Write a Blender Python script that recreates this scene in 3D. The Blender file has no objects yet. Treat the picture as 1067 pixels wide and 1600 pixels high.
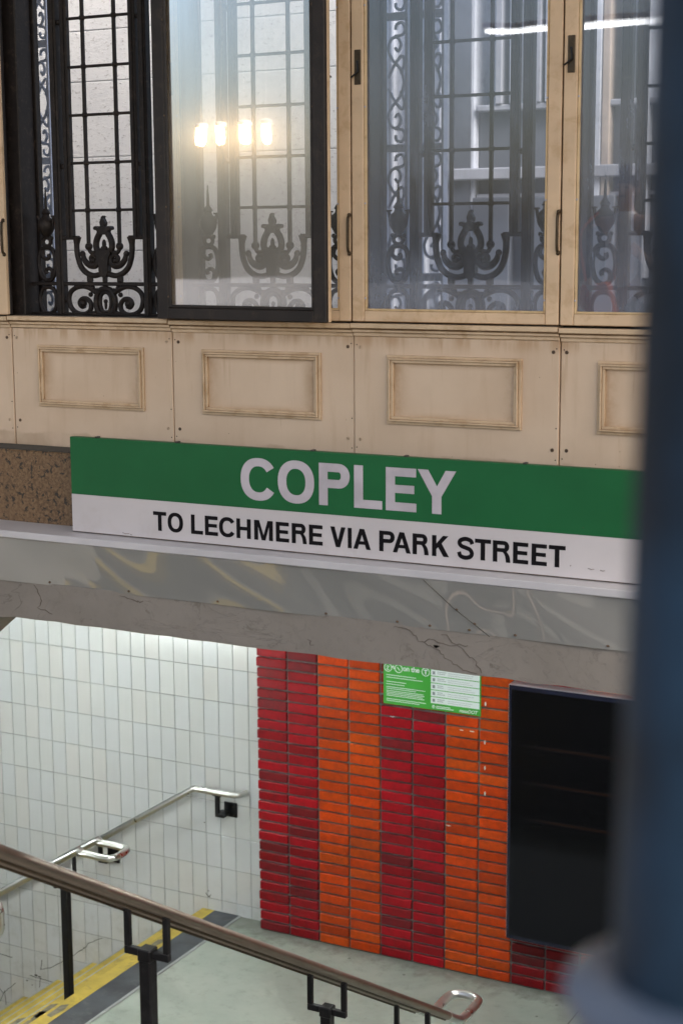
import bpy, math, random
from mathutils import Vector, Matrix
random.seed(7)
R = math.radians
# ------------------------------------------------------------------ camera
W, H = 1067.0, 1600.0
FPX, PITCH, YAW, ROLL = 2523.6, 0.16403021, 0.48482057, -0.00553803
def cam_axes():
    cy, sy, cp, sp = math.cos(YAW), math.sin(YAW), math.cos(PITCH), math.sin(PITCH)
    fw = Vector((-sy*cp, cy*cp, -sp)); r = Vector((cy, sy, 0)); u = r.cross(fw)
    return math.cos(ROLL)*r+math.sin(ROLL)*u, -math.sin(ROLL)*r+math.cos(ROLL)*u, fw
CR, CU, CF = cam_axes()
def ray(x, y): return CF+(x-533.5)/FPX*CR-(y-800)/FPX*CU
def at(x, y, Y):                       # point of the plane Y = const seen at photo pixel x, y (used to take measurements)
    d = ray(x, y); return d*(Y/d.y)
scene = bpy.context.scene
cd = bpy.data.cameras.new('camera'); cam = bpy.data.objects.new('camera', cd)
scene.collection.objects.link(cam); scene.camera = cam
cam.matrix_world = Matrix(((CR.x, CU.x, -CF.x, 0), (CR.y, CU.y, -CF.y, 0), (CR.z, CU.z, -CF.z, 0), (0, 0, 0, 1)))
cd.sensor_fit = 'VERTICAL'; cd.sensor_height = 36; cd.lens = 36*FPX/H
cd.clip_start = 0.05; cd.clip_end = 500
cd.dof.use_dof = True; cd.dof.focus_distance = 6.0; cd.dof.aperture_fstop = 4.8
# ------------------------------------------------------------------ light
world = bpy.data.worlds.new('World'); scene.world = world; world.use_nodes = True
wn = world.node_tree; wn.nodes.clear()
sky = wn.nodes.new('ShaderNodeTexSky'); sky.sky_type = 'NISHITA'; sky.sun_disc = False
SUN_EL, SUN_AZ = R(46), R(122)
sky.sun_elevation = SUN_EL; sky.sun_rotation = SUN_AZ; sky.air_density = 1.0; sky.dust_density = 4.0; sky.ozone_density = 1.0
bg = wn.nodes.new('ShaderNodeBackground'); bg.inputs[1].default_value = 0.10
wo = wn.nodes.new('ShaderNodeOutputWorld')
wn.links.new(sky.outputs[0], bg.inputs[0]); wn.links.new(bg.outputs[0], wo.inputs[0])
sl = bpy.data.lights.new('sun', 'SUN'); sl.energy = 1.5; sl.angle = R(22); sl.color = (1, .93, .84)
so = bpy.data.objects.new('sun', sl); scene.collection.objects.link(so)
sd = Vector((math.sin(SUN_AZ)*math.cos(SUN_EL), math.cos(SUN_AZ)*math.cos(SUN_EL), math.sin(SUN_EL)))
so.rotation_euler = sd.to_track_quat('Z', 'Y').to_euler()
vs = scene.view_settings; vs.view_transform = 'Standard'; vs.look = 'None'; vs.exposure = 1.7; vs.gamma = 1
scene.render.engine = 'CYCLES'
try:
    scene.cycles.max_bounces = 8; scene.cycles.transparent_max_bounces = 16
    scene.cycles.glossy_bounces = 4; scene.cycles.caustics_reflective = False; scene.cycles.caustics_refractive = False
except Exception: pass

# ------------------------------------------------------------------ materials
class NT:
    def __init__(s, name):
        s.m = bpy.data.materials.new(name); s.m.use_nodes = True; s.t = s.m.node_tree; s.t.nodes.clear()
        s.out = s.t.nodes.new('ShaderNodeOutputMaterial')
    def n(s, typ, inp=None, **kw):
        nd = s.t.nodes.new('ShaderNode'+typ)
        for k, v in kw.items(): setattr(nd, k, v)
        for k, v in (inp or {}).items(): s.put(nd.inputs[k], v)
        return nd
    def put(s, sock, v):
        if isinstance(v, bpy.types.NodeSocket): s.t.links.new(v, sock)
        elif isinstance(v, bpy.types.Node): s.t.links.new(v.outputs[0], sock)
        else:
            if isinstance(v, tuple) and len(v) == 3 and sock.type == 'RGBA': v = v+(1,)
            sock.default_value = v
    def math(s, op, a, b=0.0, c=0.0, clamp=False):
        nd = s.t.nodes.new('ShaderNodeMath'); nd.operation = op; nd.use_clamp = clamp
        s.put(nd.inputs[0], a); s.put(nd.inputs[1], b); s.put(nd.inputs[2], c); return nd.outputs[0]
    def noise(s, co, scale, detail=4, rough=.55, dist=0.0, stretch=None):
        if stretch:
            mp = s.n('Mapping', {'Vector': co, 'Scale': stretch}); co = mp.outputs[0]
        nd = s.n('TexNoise', {'Vector': co, 'Scale': scale, 'Detail': detail, 'Roughness': rough, 'Distortion': dist}); return nd.outputs[0]
    def ramp(s, f, a, b, va=0.0, vb=1.0):
        nd = s.n('MapRange', {'Value': f, 'From Min': a, 'From Max': b, 'To Min': va, 'To Max': vb}); nd.interpolation_type = 'SMOOTHSTEP'; return nd.outputs[0]
    def mix(s, f, a, b, mode='MIX'):
        nd = s.t.nodes.new('ShaderNodeMix'); nd.data_type = 'RGBA'; nd.blend_type = mode
        s.put(nd.inputs[0], f); s.put(nd.inputs[6], a); s.put(nd.inputs[7], b); return nd.outputs[2]
    def pos(s): return s.n('NewGeometry').outputs['Position']
    def obj(s): return s.n('TexCoord').outputs['Object']
    def bump(s, h, strength=.3, dist=.01): return s.n('Bump', {'Height': h, 'Strength': strength, 'Distance': dist}).outputs[0]
    def bsdf(s, col, rough=.6, metal=0.0, normal=None, spec=.5, coat=0.0, **ex):
        i = {'Base Color': col, 'Roughness': rough, 'Metallic': metal, 'Specular IOR Level': spec, 'Coat Weight': coat}
        if normal is not None: i['Normal'] = normal
        i.update(ex)
        b = s.n('BsdfPrincipled', i); s.t.links.new(b.outputs[0], s.out.inputs[0]); return s.m
M = {}
def simple(name, col, rough=.6, metal=0.0, var=.12, scale=8.0, bump=.1, bscale=60, spec=.5, coat=0.0, dirt=None, dirtamt=.4):
    t = NT(name); p = t.pos(); n = t.noise(p, scale, 5)
    c = t.mix(t.ramp(n, .3, .7), tuple(x*(1-var) for x in col), tuple(min(1, x*(1+var)) for x in col))
    if dirt:
        n2 = t.noise(p, scale*1.7, 8, .7, .4); c = t.mix(t.math('MULTIPLY', t.ramp(n2, .52, .72), dirtamt), c, dirt)
    r = t.math('ADD', rough-.06, t.math('MULTIPLY', t.noise(p, scale*3, 3), .12))
    M[name] = t.bsdf(c, r, metal, t.bump(t.noise(p, bscale, 4), bump, .002), spec, coat); return M[name]
CREAM = (.60, .435, .295); SASH = (.54, .37, .205); GRIME = (.20, .105, .035)
# cream painted board with grime gathered along the moulding and the lower edge
def cream_board():
    t = NT('cream_board'); p = t.pos(); o = t.obj(); s = t.n('SeparateXYZ', {0: o})
    x, z = s.outputs[0], s.outputs[2]
    n = t.noise(p, 3.0, 6); fine = t.noise(p, 22, 6, .7); st = t.noise(p, 16, 5, .6, .2, (1, 1, .12))
    c = t.mix(t.ramp(n, .3, .7), (.565, .42, .29), (.64, .49, .35))
    c = t.mix(t.math('MULTIPLY', t.ramp(st, .5, .75), .25), c, (.40, .25, .14))
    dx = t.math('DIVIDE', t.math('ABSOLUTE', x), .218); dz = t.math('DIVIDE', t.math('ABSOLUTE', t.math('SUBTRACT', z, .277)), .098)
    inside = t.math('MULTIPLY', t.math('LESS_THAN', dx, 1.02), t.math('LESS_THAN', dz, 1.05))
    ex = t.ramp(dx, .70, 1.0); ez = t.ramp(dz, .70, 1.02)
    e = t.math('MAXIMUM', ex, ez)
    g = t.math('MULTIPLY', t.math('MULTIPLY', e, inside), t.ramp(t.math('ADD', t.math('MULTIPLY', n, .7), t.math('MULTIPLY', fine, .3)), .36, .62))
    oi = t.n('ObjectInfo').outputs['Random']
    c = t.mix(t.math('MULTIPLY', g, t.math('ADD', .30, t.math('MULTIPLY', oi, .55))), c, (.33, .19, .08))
    dr = t.noise(p, 30, 4, .6, .1, (1, 1, .05)); drip = t.math('MULTIPLY', t.math('MULTIPLY', t.ramp(dr, .60, .68), t.ramp(t.noise(p, 2.1, 3), .5, .6)), .35)
    c = t.mix(drip, c, (.38, .24, .13))
    # tide mark low on the board
    wav = t.math('ADD', .035, t.math('MULTIPLY', t.noise(p, 9, 3), .05))
    low = t.math('MULTIPLY', t.ramp(t.math('SUBTRACT', wav, z), 0, .012), t.ramp(n, .44, .58))
    c = t.mix(t.math('MULTIPLY', low, .5), c, (.33, .22, .13))
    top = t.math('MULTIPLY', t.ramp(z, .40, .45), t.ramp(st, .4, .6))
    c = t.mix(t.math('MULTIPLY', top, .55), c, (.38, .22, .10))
    vo = t.n('TexVoronoi', {'Vector': p, 'Scale': 26}); sp = t.math('LESS_THAN', vo.outputs['Distance'], .045)
    sp = t.math('MULTIPLY', sp, t.math('GREATER_THAN', t.noise(p, 7.7, 2), .56))
    c = t.mix(t.math('MULTIPLY', sp, .8), c, (.10, .05, .025))
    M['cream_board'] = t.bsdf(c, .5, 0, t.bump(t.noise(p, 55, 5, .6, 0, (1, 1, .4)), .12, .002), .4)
cream_board()
def cream_trim(name, col, grime, amt=.55):
    t = NT(name); p = t.pos(); n = t.noise(p, 5, 6); st = t.noise(p, 14, 6, .65, .3)
    g = t.n('NewGeometry'); 
    c = t.mix(t.ramp(n, .3, .7), tuple(x*.9 for x in col), tuple(x*1.08 for x in col))
    c = t.mix(t.math('MULTIPLY', t.ramp(st, .50, .68), amt), c, grime)
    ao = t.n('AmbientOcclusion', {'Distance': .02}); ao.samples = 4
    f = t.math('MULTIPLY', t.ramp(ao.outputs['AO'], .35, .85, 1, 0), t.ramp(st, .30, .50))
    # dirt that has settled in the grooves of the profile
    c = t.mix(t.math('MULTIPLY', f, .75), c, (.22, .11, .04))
    M[name] = t.bsdf(c, .45, 0, t.bump(t.noise(p, 50, 4), .1, .002), .4)
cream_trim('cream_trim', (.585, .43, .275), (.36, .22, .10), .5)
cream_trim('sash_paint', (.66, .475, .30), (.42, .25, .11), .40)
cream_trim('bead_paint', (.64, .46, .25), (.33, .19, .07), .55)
simple('seam_shadow', (.02, .014, .01), .8)
simple('bronze_frame', (.018, .013, .011), .45, .0, .3, 12, .15, 60, .3, dirt=(.09, .06, .04), dirtamt=.35)
simple('iron', (.014, .010, .008), .55, .0, .25, 20, .35, 90, .25, dirt=(.085, .06, .045), dirtamt=.5)
simple('brass_dark', (.06, .042, .024), .4, .7, .3, 40)
simple('screw_metal', (.12, .075, .045), .5, .4, .3, 60)
simple('screw_painted', (.44, .32, .21), .5)
simple('skylit_iron', (.50, .56, .68), .5, 0, .12, 9, .2, dirt=(.16, .19, .25))  # blue sky light on the ironwork put into its colour
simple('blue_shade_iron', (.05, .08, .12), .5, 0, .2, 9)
simple('post_blue', (.005, .015, .029), .5, 0, .5, 14, .15, 30, .2, .0)
simple('collar_sheen_blue', (.034, .047, .072), .30, 0, .25, 9, .15, 30, .5, .3)  # paler than the post paint: sky highlight put into the collar's colour
simple('tube_white', (.8, .8, .8), .4)
simple('rubber', (.02, .02, .02), .7)
simple('black_iron', (.006, .006, .007), .42, 0, .3, 20, .25, 60, .3, dirt=(.03, .03, .03))
simple('ledge_white', (.49, .475, .485), .35, 0, .05, 6, .05)
simple('sign_white', (.53, .495, .49), .40, 0, .04, 4, .05, 30, .25, dirt=(.40, .34, .30), dirtamt=.25)
simple('sign_green', (.012, .112, .036), .42, 0, .10, 2.2, .06, 30, .22)
simple('letter_black', (.006, .005, .006), .6, spec=.12)
simple('letter_grey', (.47, .43, .455), .4, spec=.25)
simple('yellow_paint', (.50, .37, .06), .5, 0, .15, 8, .3, 80, dirt=(.17, .14, .08), dirtamt=.65)
simple('dark_strip', (.060, .066, .075), .6, 0, .3, 6, .4, 150, dirt=(.15, .15, .14), dirtamt=.5)
simple('strip_edge', (.36, .38, .38), .45, .2, .1)
simple('tread_concrete', (.20, .20, .18), .7, 0, .2, 7, .4, 80, dirt=(.07, .065, .055))
simple('pavement', (.22, .21, .20), .8, 0, .15, 3, .4, 60)
simple('plaster', (.42, .41, .38), .8, 0, .1, 3)
simple('ceiling_paint', (.6, .6, .58), .8, 0, .05, 3)
simple('poster_green', (.055, .36, .045), .35, 0, .04)
simple('poster_white', (.68, .74, .74), .35, 0, .03)
simple('poster_grey', (.22, .26, .27), .5)
simple('screen_bezel', (.010, .012, .03), .25, 0, .1)
simple('bezel_edge', (.45, .42, .45), .3, .5, .1)
simple('far_stone', (.44, .475, .545), .7, 0, .15, 1.3, .3, 12, dirt=(.15, .18, .24), dirtamt=.7)
simple('far_dark', (.10, .115, .145), .35, 0, .25, 1.1, .1, 12)
simple('far_ledge', (.27, .29, .335), .6, 0, .12, 3)
simple('far_tan', (.34, .29, .25), .8, 0, .15, 2)
def granite():
    t = NT('granite'); p = t.pos(); n = t.noise(p, 6, 6, .6); v = t.noise(p, 75, 5, .75)
    c = t.mix(t.ramp(n, .3, .7), (.085, .045, .018), (.15, .085, .038))
    c = t.mix(t.ramp(v, .40, .62), c, (.21, .125, .06)); c = t.mix(t.math('MULTIPLY', t.ramp(t.noise(p, 42, 5, .65, .3), .55, .60), .9), c, (.012, .010, .007))
    c = t.mix(t.math('MULTIPLY', t.ramp(t.noise(p, 5, 4, .6, .5, (1, 1, .4)), .52, .7), .55), c, (.045, .028, .014))
    M['granite'] = t.bsdf(c, .45, 0, t.bump(v, .25, .003))
granite()
def concrete():
    t = NT('header_concrete'); p = t.pos(); n = t.noise(p, 2.4, 7, .62); f = t.noise(p, 30, 6, .7)
    c = t.mix(t.ramp(n, .3, .7), (.185, .163, .138), (.225, .20, .172))
    c = t.mix(t.math('MULTIPLY', t.ramp(f, .5, .75), .3), c, (.12, .10, .08))
    w = t.noise(p, 3.1, 8, .62, 1.2, (1, 1, 1.6)); line = t.ramp(t.math('ABSOLUTE', t.math('SUBTRACT', w, .5)), 0, .006, 1, 0)
    patch = t.ramp(t.noise(p, 1.1, 2), .5, .58)
    c = t.mix(t.math('MULTIPLY', t.math('MULTIPLY', line, patch), .40), c, (.05, .038, .028))
    c = t.mix(t.math('MULTIPLY', t.ramp(t.noise(p, 9, 6, .7, .6), .60, .68), .5), c, (.09, .072, .055))
    M['header_concrete'] = t.bsdf(c, .75, 0, t.bump(t.math('SUBTRACT', t.math('MULTIPLY', f, .6), t.math('MULTIPLY', line, .5)), .5, .006))
concrete()
def fascia():
    t = NT('glossy_panel'); p = t.pos()
    c = t.mix(t.ramp(t.noise(p, 1.6, 3), .3, .7), (.225, .225, .21), (.25, .245, .23))
    h = t.noise(p, 1.3, .6, .3, .8, (1, 1, .6)); h2 = t.noise(p, 3.4, .3, .3, .4)
    b = t.bump(t.math('ADD', h, t.math('MULTIPLY', h2, .10)), .55, .07)
    d = t.n('BsdfDiffuse', {'Color': c}); g = t.n('BsdfGlossy', {'Color': (.95, .95, .93, 1), 'Roughness': .02, 'Normal': b})
    m = t.n('MixShader', {0: .12, 1: d, 2: g}); t.t.links.new(m.outputs[0], t.out.inputs[0]); M['glossy_panel'] = t.m
fascia()
def floor_mat():
    t = NT('landing_paint'); p = t.pos(); n = t.noise(p, 1.5, 6, .6); f = t.noise(p, 14, 6, .7)
    c = t.mix(t.ramp(n, .3, .7), (.32, .375, .325), (.40, .44, .385))
    c = t.mix(t.math('MULTIPLY', t.ramp(f, .52, .75), .35), c, (.185, .195, .16))
    c = t.mix(t.math('MULTIPLY', t.ramp(t.noise(p, 3.5, 7, .7, .4), .58, .72), .35), c, (.16, .16, .14))
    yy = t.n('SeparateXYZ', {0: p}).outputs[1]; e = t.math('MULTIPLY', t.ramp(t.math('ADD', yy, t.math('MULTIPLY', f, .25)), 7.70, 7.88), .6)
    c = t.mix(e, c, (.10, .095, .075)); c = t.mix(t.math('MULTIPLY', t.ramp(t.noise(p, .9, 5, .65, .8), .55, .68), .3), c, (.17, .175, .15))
    v = t.n('TexVoronoi', {'Vector': p, 'Scale': 5}); c = t.mix(t.math('MULTIPLY', t.math('LESS_THAN', v.outputs['Distance'], .05), .7), c, (.08, .08, .07))
    M['landing_paint'] = t.bsdf(c, t.ramp(f, .3, .7, .42, .62), 0, t.bump(t.noise(p, 35, 5), .15, .004), .45)
floor_mat()
def glazed(name, rough, bs, b):
    t = NT(name); p = t.pos(); a = t.n('Attribute', attribute_name='col').outputs['Color']
    n = t.noise(p, 26, 6, .65, .4); s = t.noise(p, 90, 5, .7)
    c = t.mix(t.math('MULTIPLY', t.ramp(n, .35, .7), b), a, (.02, .012, .012), 'MIX')
    c = t.mix(t.math('MULTIPLY', t.ramp(s, .66, .72), b*1.4), c, (.03, .02, .02))
    M[name] = t.bsdf(c, rough, 0, t.bump(t.noise(p, bs, 4), .3, .004), .22)
glazed('brick_glaze', .36, 30, .30)
def tilemat():
    t = NT('tile_glaze'); p = t.pos(); a = t.n('Attribute', attribute_name='col').outputs['Color']
    n = t.noise(p, 3, 6, .6); c = t.mix(t.math('MULTIPLY', t.ramp(n, .45, .75), .12), a, (.40, .40, .36))
    z = t.n('SeparateXYZ', {0: p}).outputs[2]
    low = t.math('MULTIPLY', t.ramp(z, -4.2, -3.6, 1, 0), t.ramp(t.noise(p, 9, 6, .7), .45, .7))
    c = t.mix(t.math('MULTIPLY', low, .25), c, (.27, .25, .2))
    M['tile_glaze'] = t.bsdf(c, .16, 0, t.bump(t.noise(p, 7, 2), .12, .004), .5)
tilemat()
simple('grout', (.30, .31, .305), .9, 0, .3, 4)
simple('crack_dark', (.06, .055, .045), .9); simple('crack_soft', (.115, .095, .078), .9); simple('worn_mark', (.17, .155, .11), .7, 0, .3, 30)
simple('mortar', (.15, .185, .175), .85, 0, .35, 14, .5, 70)
def limestone():
    t = NT('limestone'); p = t.pos(); n = t.noise(p, 2, 6, .6); f = t.noise(p, 46, 6, .75, .3, (1, 1, 1.8))
    c = t.mix(t.ramp(n, .3, .7), (.70, .72, .755), (.80, .82, .85))
    c = t.mix(t.math('MULTIPLY', t.ramp(f, .565, .64), .8), c, (.36, .36, .38))
    M['limestone'] = t.bsdf(c, .85, 0, t.bump(f, .5, .006), .3)
limestone()
def steel(name, col, rough):
    t = NT(name); p = t.pos(); n = t.noise(p, 9, 5, .6)
    M[name] = t.bsdf(t.mix(t.ramp(n, .3, .7), tuple(x*.88 for x in col), col), t.ramp(t.noise(p, 12, 3), .3, .7, rough-.03, rough+.05), 1.0, None)
steel('steel', (.66, .66, .64), .30); steel('bronze_rail', (.33, .27, .225), .38)
def glass(name, dust, tint, dcol=(.55, .56, .57), lo=0.0, halo=0.0):
    t = NT(name); p = t.pos(); o = t.obj()
    n = t.noise(p, 2.2, 6, .6, .6); st = t.noise(p, 11, 6, .7, .3, (1, 1, .22)); sp = t.noise(p, 110, 4, .8)
    d = t.math('MULTIPLY', t.math('ADD', t.math('MULTIPLY', t.ramp(n, .25, .75), .7), t.math('MULTIPLY', t.ramp(st, .45, .75), .5)), dust)
    d = t.math('ADD', d, t.math('MULTIPLY', t.ramp(sp, .68, .75), dust*1.0))
    z = t.n('SeparateXYZ', {0: o}).outputs[2]
    d = t.math('ADD', d, t.ramp(z, .03, .42, lo, 0.0), clamp=True)
    tr = t.n('BsdfTransparent', {'Color': tint}); wv = t.bump(t.noise(p, 3.2, 1), .05, .01)
    gl = t.n('BsdfGlossy', {'Color': (1, 1, 1, 1), 'Roughness': .012, 'Normal': wv})
    fr = t.n('Fresnel', {'IOR': 1.52}); fr2 = t.math('MULTIPLY', fr.outputs[0], 2.8, clamp=True)
    m1 = t.n('MixShader', {0: fr2, 1: tr, 2: gl})
    if halo:     # rough lobe added to imitate the lens glow round the lamps
        g2 = t.n('BsdfGlossy', {'Color': (1, .93, .82, 1), 'Roughness': .13}); m1 = t.n('MixShader', {0: halo, 1: m1, 2: g2})
    df = t.n('BsdfDiffuse', {'Color': dcol}); m2 = t.n('MixShader', {0: d, 1: m1, 2: df})
    t.t.links.new(m2.outputs[0], t.out.inputs[0]); M[name] = t.m
glass('window_glass', .58, (.84, .86, .90), (.27, .30, .36), lo=.16); glass('dusty_glass', .26, (.97, .97, .96), (.62, .575, .51), .10, .06); glass('clear_glass', .06, (.97, .97, .97))
def emit(name, col, s):
    t = NT(name); e = t.n('Emission', {'Color': col, 'Strength': s}); t.t.links.new(e.outputs[0], t.out.inputs[0]); M[name] = t.m
emit('tube_light', (.93, 1.0, .97, 1), 22); emit('interior_tube', (.95, .97, 1, 1), 5); emit('jar_light', (1, .72, .42, 1), 50)
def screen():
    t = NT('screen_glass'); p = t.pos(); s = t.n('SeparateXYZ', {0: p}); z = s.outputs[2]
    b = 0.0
    for zc in (-2.60, -2.80, -3.0):  # orange reflection bars painted in as faint emission lines
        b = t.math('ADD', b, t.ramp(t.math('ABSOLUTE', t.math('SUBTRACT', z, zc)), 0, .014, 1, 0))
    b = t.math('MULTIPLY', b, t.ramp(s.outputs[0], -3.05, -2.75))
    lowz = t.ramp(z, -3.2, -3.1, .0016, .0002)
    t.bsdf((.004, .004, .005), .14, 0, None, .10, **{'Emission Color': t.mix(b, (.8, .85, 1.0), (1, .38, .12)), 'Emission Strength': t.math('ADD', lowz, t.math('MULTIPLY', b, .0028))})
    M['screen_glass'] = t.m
screen()

# ------------------------------------------------------------------ mesh builder
def catmull(pts, n=6, closed=False):
    P = [Vector(p) for p in pts]; out = []; L = len(P)
    rng = L if closed else L-1
    for i in range(rng):
        p1 = P[i]; p2 = P[(i+1) % L]
        p0 = P[(i-1) % L] if (closed or i > 0) else p1*2-p2
        p3 = P[(i+2) % L] if (closed or i+2 < L) else p2*2-p1
        for k in range(n):
            t = k/n
            out.append(.5*((2*p1)+(p2-p0)*t+(2*p0-5*p1+4*p2-p3)*t*t+(3*p1-p0-3*p2+p3)*t**3))
    if not closed: out.append(P[-1])
    return out
class MB:
    def __init__(s): s.v = []; s.f = []; s.c = []
    def add(s, vs, fs, col=None):
        b = len(s.v); s.v += [Vector(v) for v in vs]; s.f += [tuple(i+b for i in f) for f in fs]
        s.c += [col or (1, 1, 1)]*len(vs); return s
    def box(s, x0, x1, y0, y1, z0, z1, ch=0.0, col=None):
        if ch <= 0:
            return s.add([(x0, y0, z0), (x1, y0, z0), (x1, y1, z0), (x0, y1, z0), (x0, y0, z1), (x1, y0, z1), (x1, y1, z1), (x0, y1, z1)],
              [(0, 3, 2, 1), (4, 5, 6, 7), (0, 1, 5, 4), (1, 2, 6, 5), (2, 3, 7, 6), (3, 0, 4, 7)], col)
        # chamfered box
        cx, cy, cz = (x0+x1)/2, (y0+y1)/2, (z0+z1)/2; hx, hy, hz = (x1-x0)/2, (y1-y0)/2, (z1-z0)/2; ch = min(ch, hx*.9, hy*.9, hz*.9)
        vs = []; idx = {}
        for sx in (-1, 1):
            for sy in (-1, 1):
                for sz in (-1, 1):
                    for a in range(3):
                        p = [sx*(hx-ch*(a != 0)), sy*(hy-ch*(a != 1)), sz*(hz-ch*(a != 2))]
                        idx[(sx, sy, sz, a)] = len(vs); vs.append((cx+p[0], cy+p[1], cz+p[2]))
        fs = []
        for a in range(3):
            b, c = (a+1) % 3, (a+2) % 3
            for sg in (-1, 1):
                q = []
                for sb, sc in ((-1, -1), (1, -1), (1, 1), (-1, 1)):
                    k = [0, 0, 0]; k[a] = sg; k[b] = sb; k[c] = sc; q.append(idx[tuple(k)+(a,)])
                fs.append(tuple(q) if sg > 0 else tuple(q[::-1]))
            for sb in (-1, 1):
                for sc in (-1, 1):   # edges along a
                    k0 = [0, 0, 0]; k1 = [0, 0, 0]; k0[a] = -1; k1[a] = 1
                    for k in (k0, k1): k[b] = sb; k[c] = sc
                    q = (idx[tuple(k0)+(b,)], idx[tuple(k1)+(b,)], idx[tuple(k1)+(c,)], idx[tuple(k0)+(c,)])
                    fs.append(q if sb*sc > 0 else q[::-1])
        for sx in (-1, 1):
            for sy in (-1, 1):
                for sz in (-1, 1):
                    q = tuple(idx[(sx, sy, sz, a)] for a in range(3)); fs.append(q if sx*sy*sz > 0 else q[::-1])
        return s.add(vs, fs, col)
    def tube(s, pts, r, n=10, closed=False, cap=True, sq=1.0):
        P = [Vector(p) for p in pts]; L = len(P); rr = r if callable(r) else (lambda t: r)
        T = []
        for i in range(L):
            a = P[(i-1) % L] if (closed or i > 0) else P[i]; b = P[(i+1) % L] if (closed or i < L-1) else P[i]
            d = b-a; T.append(d.normalized() if d.length > 1e-9 else Vector((0, 0, 1)))
        up = Vector((0, 1, 0)) if abs(T[0].y) < .9 else Vector((0, 0, 1))
        nn = (up-T[0]*up.dot(T[0])).normalized(); vs = []; fs = []
        for i in range(L):
            if i: nn = (nn-T[i]*nn.dot(T[i])).normalized()
            bb = T[i].cross(nn); q = rr(i/max(1, L-1))
            for k in range(n):
                a = 2*math.pi*k/n; vs.append(P[i]+nn*(math.cos(a)*q*sq)+bb*(math.sin(a)*q))
        for i in range(L if closed else L-1):
            j = (i+1) % L
            for k in range(n): fs.append((i*n+k, j*n+k, j*n+(k+1) % n, i*n+(k+1) % n))
        if cap and not closed: fs.append(tuple(range(n))); fs.append(tuple(reversed(range((L-1)*n, L*n))))
        return s.add(vs, [f[::-1] for f in fs])
    def prism(s, poly, y0, y1, col=None):           # poly in x, z
        n = len(poly); ar = sum(poly[i][0]*poly[(i+1) % n][1]-poly[(i+1) % n][0]*poly[i][1] for i in range(n))
        if ar < 0: poly = poly[::-1]
        vs = [(x, y0, z) for x, z in poly]+[(x, y1, z) for x, z in poly]
        fs = [tuple(range(n)), tuple(reversed(range(n, 2*n)))]+[(i, i+n, (i+1) % n+n, (i+1) % n) for i in range(n)]
        return s.add(vs, fs, col)
    def lathe(s, prof, c, n=32):
        vs = []; fs = []; L = len(prof)
        for r_, z in prof:
            for k in range(n): a = 2*math.pi*k/n; vs.append((c[0]+r_*math.cos(a), c[1]+r_*math.sin(a), c[2]+z))
        for i in range(L-1):
            for k in range(n): fs.append((i*n+k, i*n+(k+1) % n, (i+1)*n+(k+1) % n, (i+1)*n+k))
        fs.append(tuple(reversed(range(n)))); fs.append(tuple(range((L-1)*n, L*n)))
        return s.add(vs, fs)
    def ball(s, c, r, n=10, sc=(1, 1, 1)):
        prof = []; m = n
        vs = []; fs = []
        for i in range(m+1):
            a = math.pi*i/m
            for k in range(n):
                b = 2*math.pi*k/n; vs.append((c[0]+r*sc[0]*math.sin(a)*math.cos(b), c[1]+r*sc[1]*math.sin(a)*math.sin(b), c[2]-r*sc[2]*math.cos(a)))
        for i in range(m):
            for k in range(n): fs.append((i*n+k, i*n+(k+1) % n, (i+1)*n+(k+1) % n, (i+1)*n+k))
        return s.add(vs, fs)
    def cyl(s, a, b, r, n=14): return s.tube([a, b], r, n)
    def build(s, name, mat, parent=None, local=False, smooth=False, bevel=0.0):
        o0 = Vector((0, 0, 0)) if (local or parent is None and False) else worg(parent)
        vs = s.v
        if parent is None and not local:
            mn = [min(v[i] for v in vs) for i in range(3)]; mx = [max(v[i] for v in vs) for i in range(3)]
            o0 = Vector(((mn[0]+mx[0])/2, (mn[1]+mx[1])/2, mn[2]))
        me = bpy.data.meshes.new(name); me.from_pydata([v-o0 for v in vs], [], s.f)
        ca = me.color_attributes.new('col', 'FLOAT_COLOR', 'POINT')
        for i, c in enumerate(s.c): ca.data[i].color = (*c, 1)
        me.materials.append(M[mat]); me.update()
        if smooth:
            me.polygons.foreach_set('use_smooth', [True]*len(me.polygons))
            try: me.set_sharp_from_angle(angle=R(40))
            except Exception: pass
        ob = bpy.data.objects.new(name, me); scene.collection.objects.link(ob)
        if parent is not None: ob.parent = parent
        else: ob.location = o0
        ORG[ob.name] = o0 if not local else (worg(parent) if parent else Vector())
        if bevel:
            b = ob.modifiers.new('bevel', 'BEVEL'); b.width = bevel; b.segments = 2; b.limit_method = 'ANGLE'; b.angle_limit = R(40)
        return ob
ORG = {}
def worg(o): return ORG[o.name] if o is not None else Vector()
def tag(o, label=None, cat=None, group=None, kind=None):
    if label: o['label'] = label
    if cat: o['category'] = cat
    if group: o['group'] = group
    if kind: o['kind'] = kind
    return o
def thing(name, label, cat, loc, group=None):
    o = bpy.data.objects.new(name, None); scene.collection.objects.link(o); o.location = loc; o.empty_display_size = .1
    ORG[o.name] = Vector(loc); return tag(o, label, cat, group)

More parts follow.
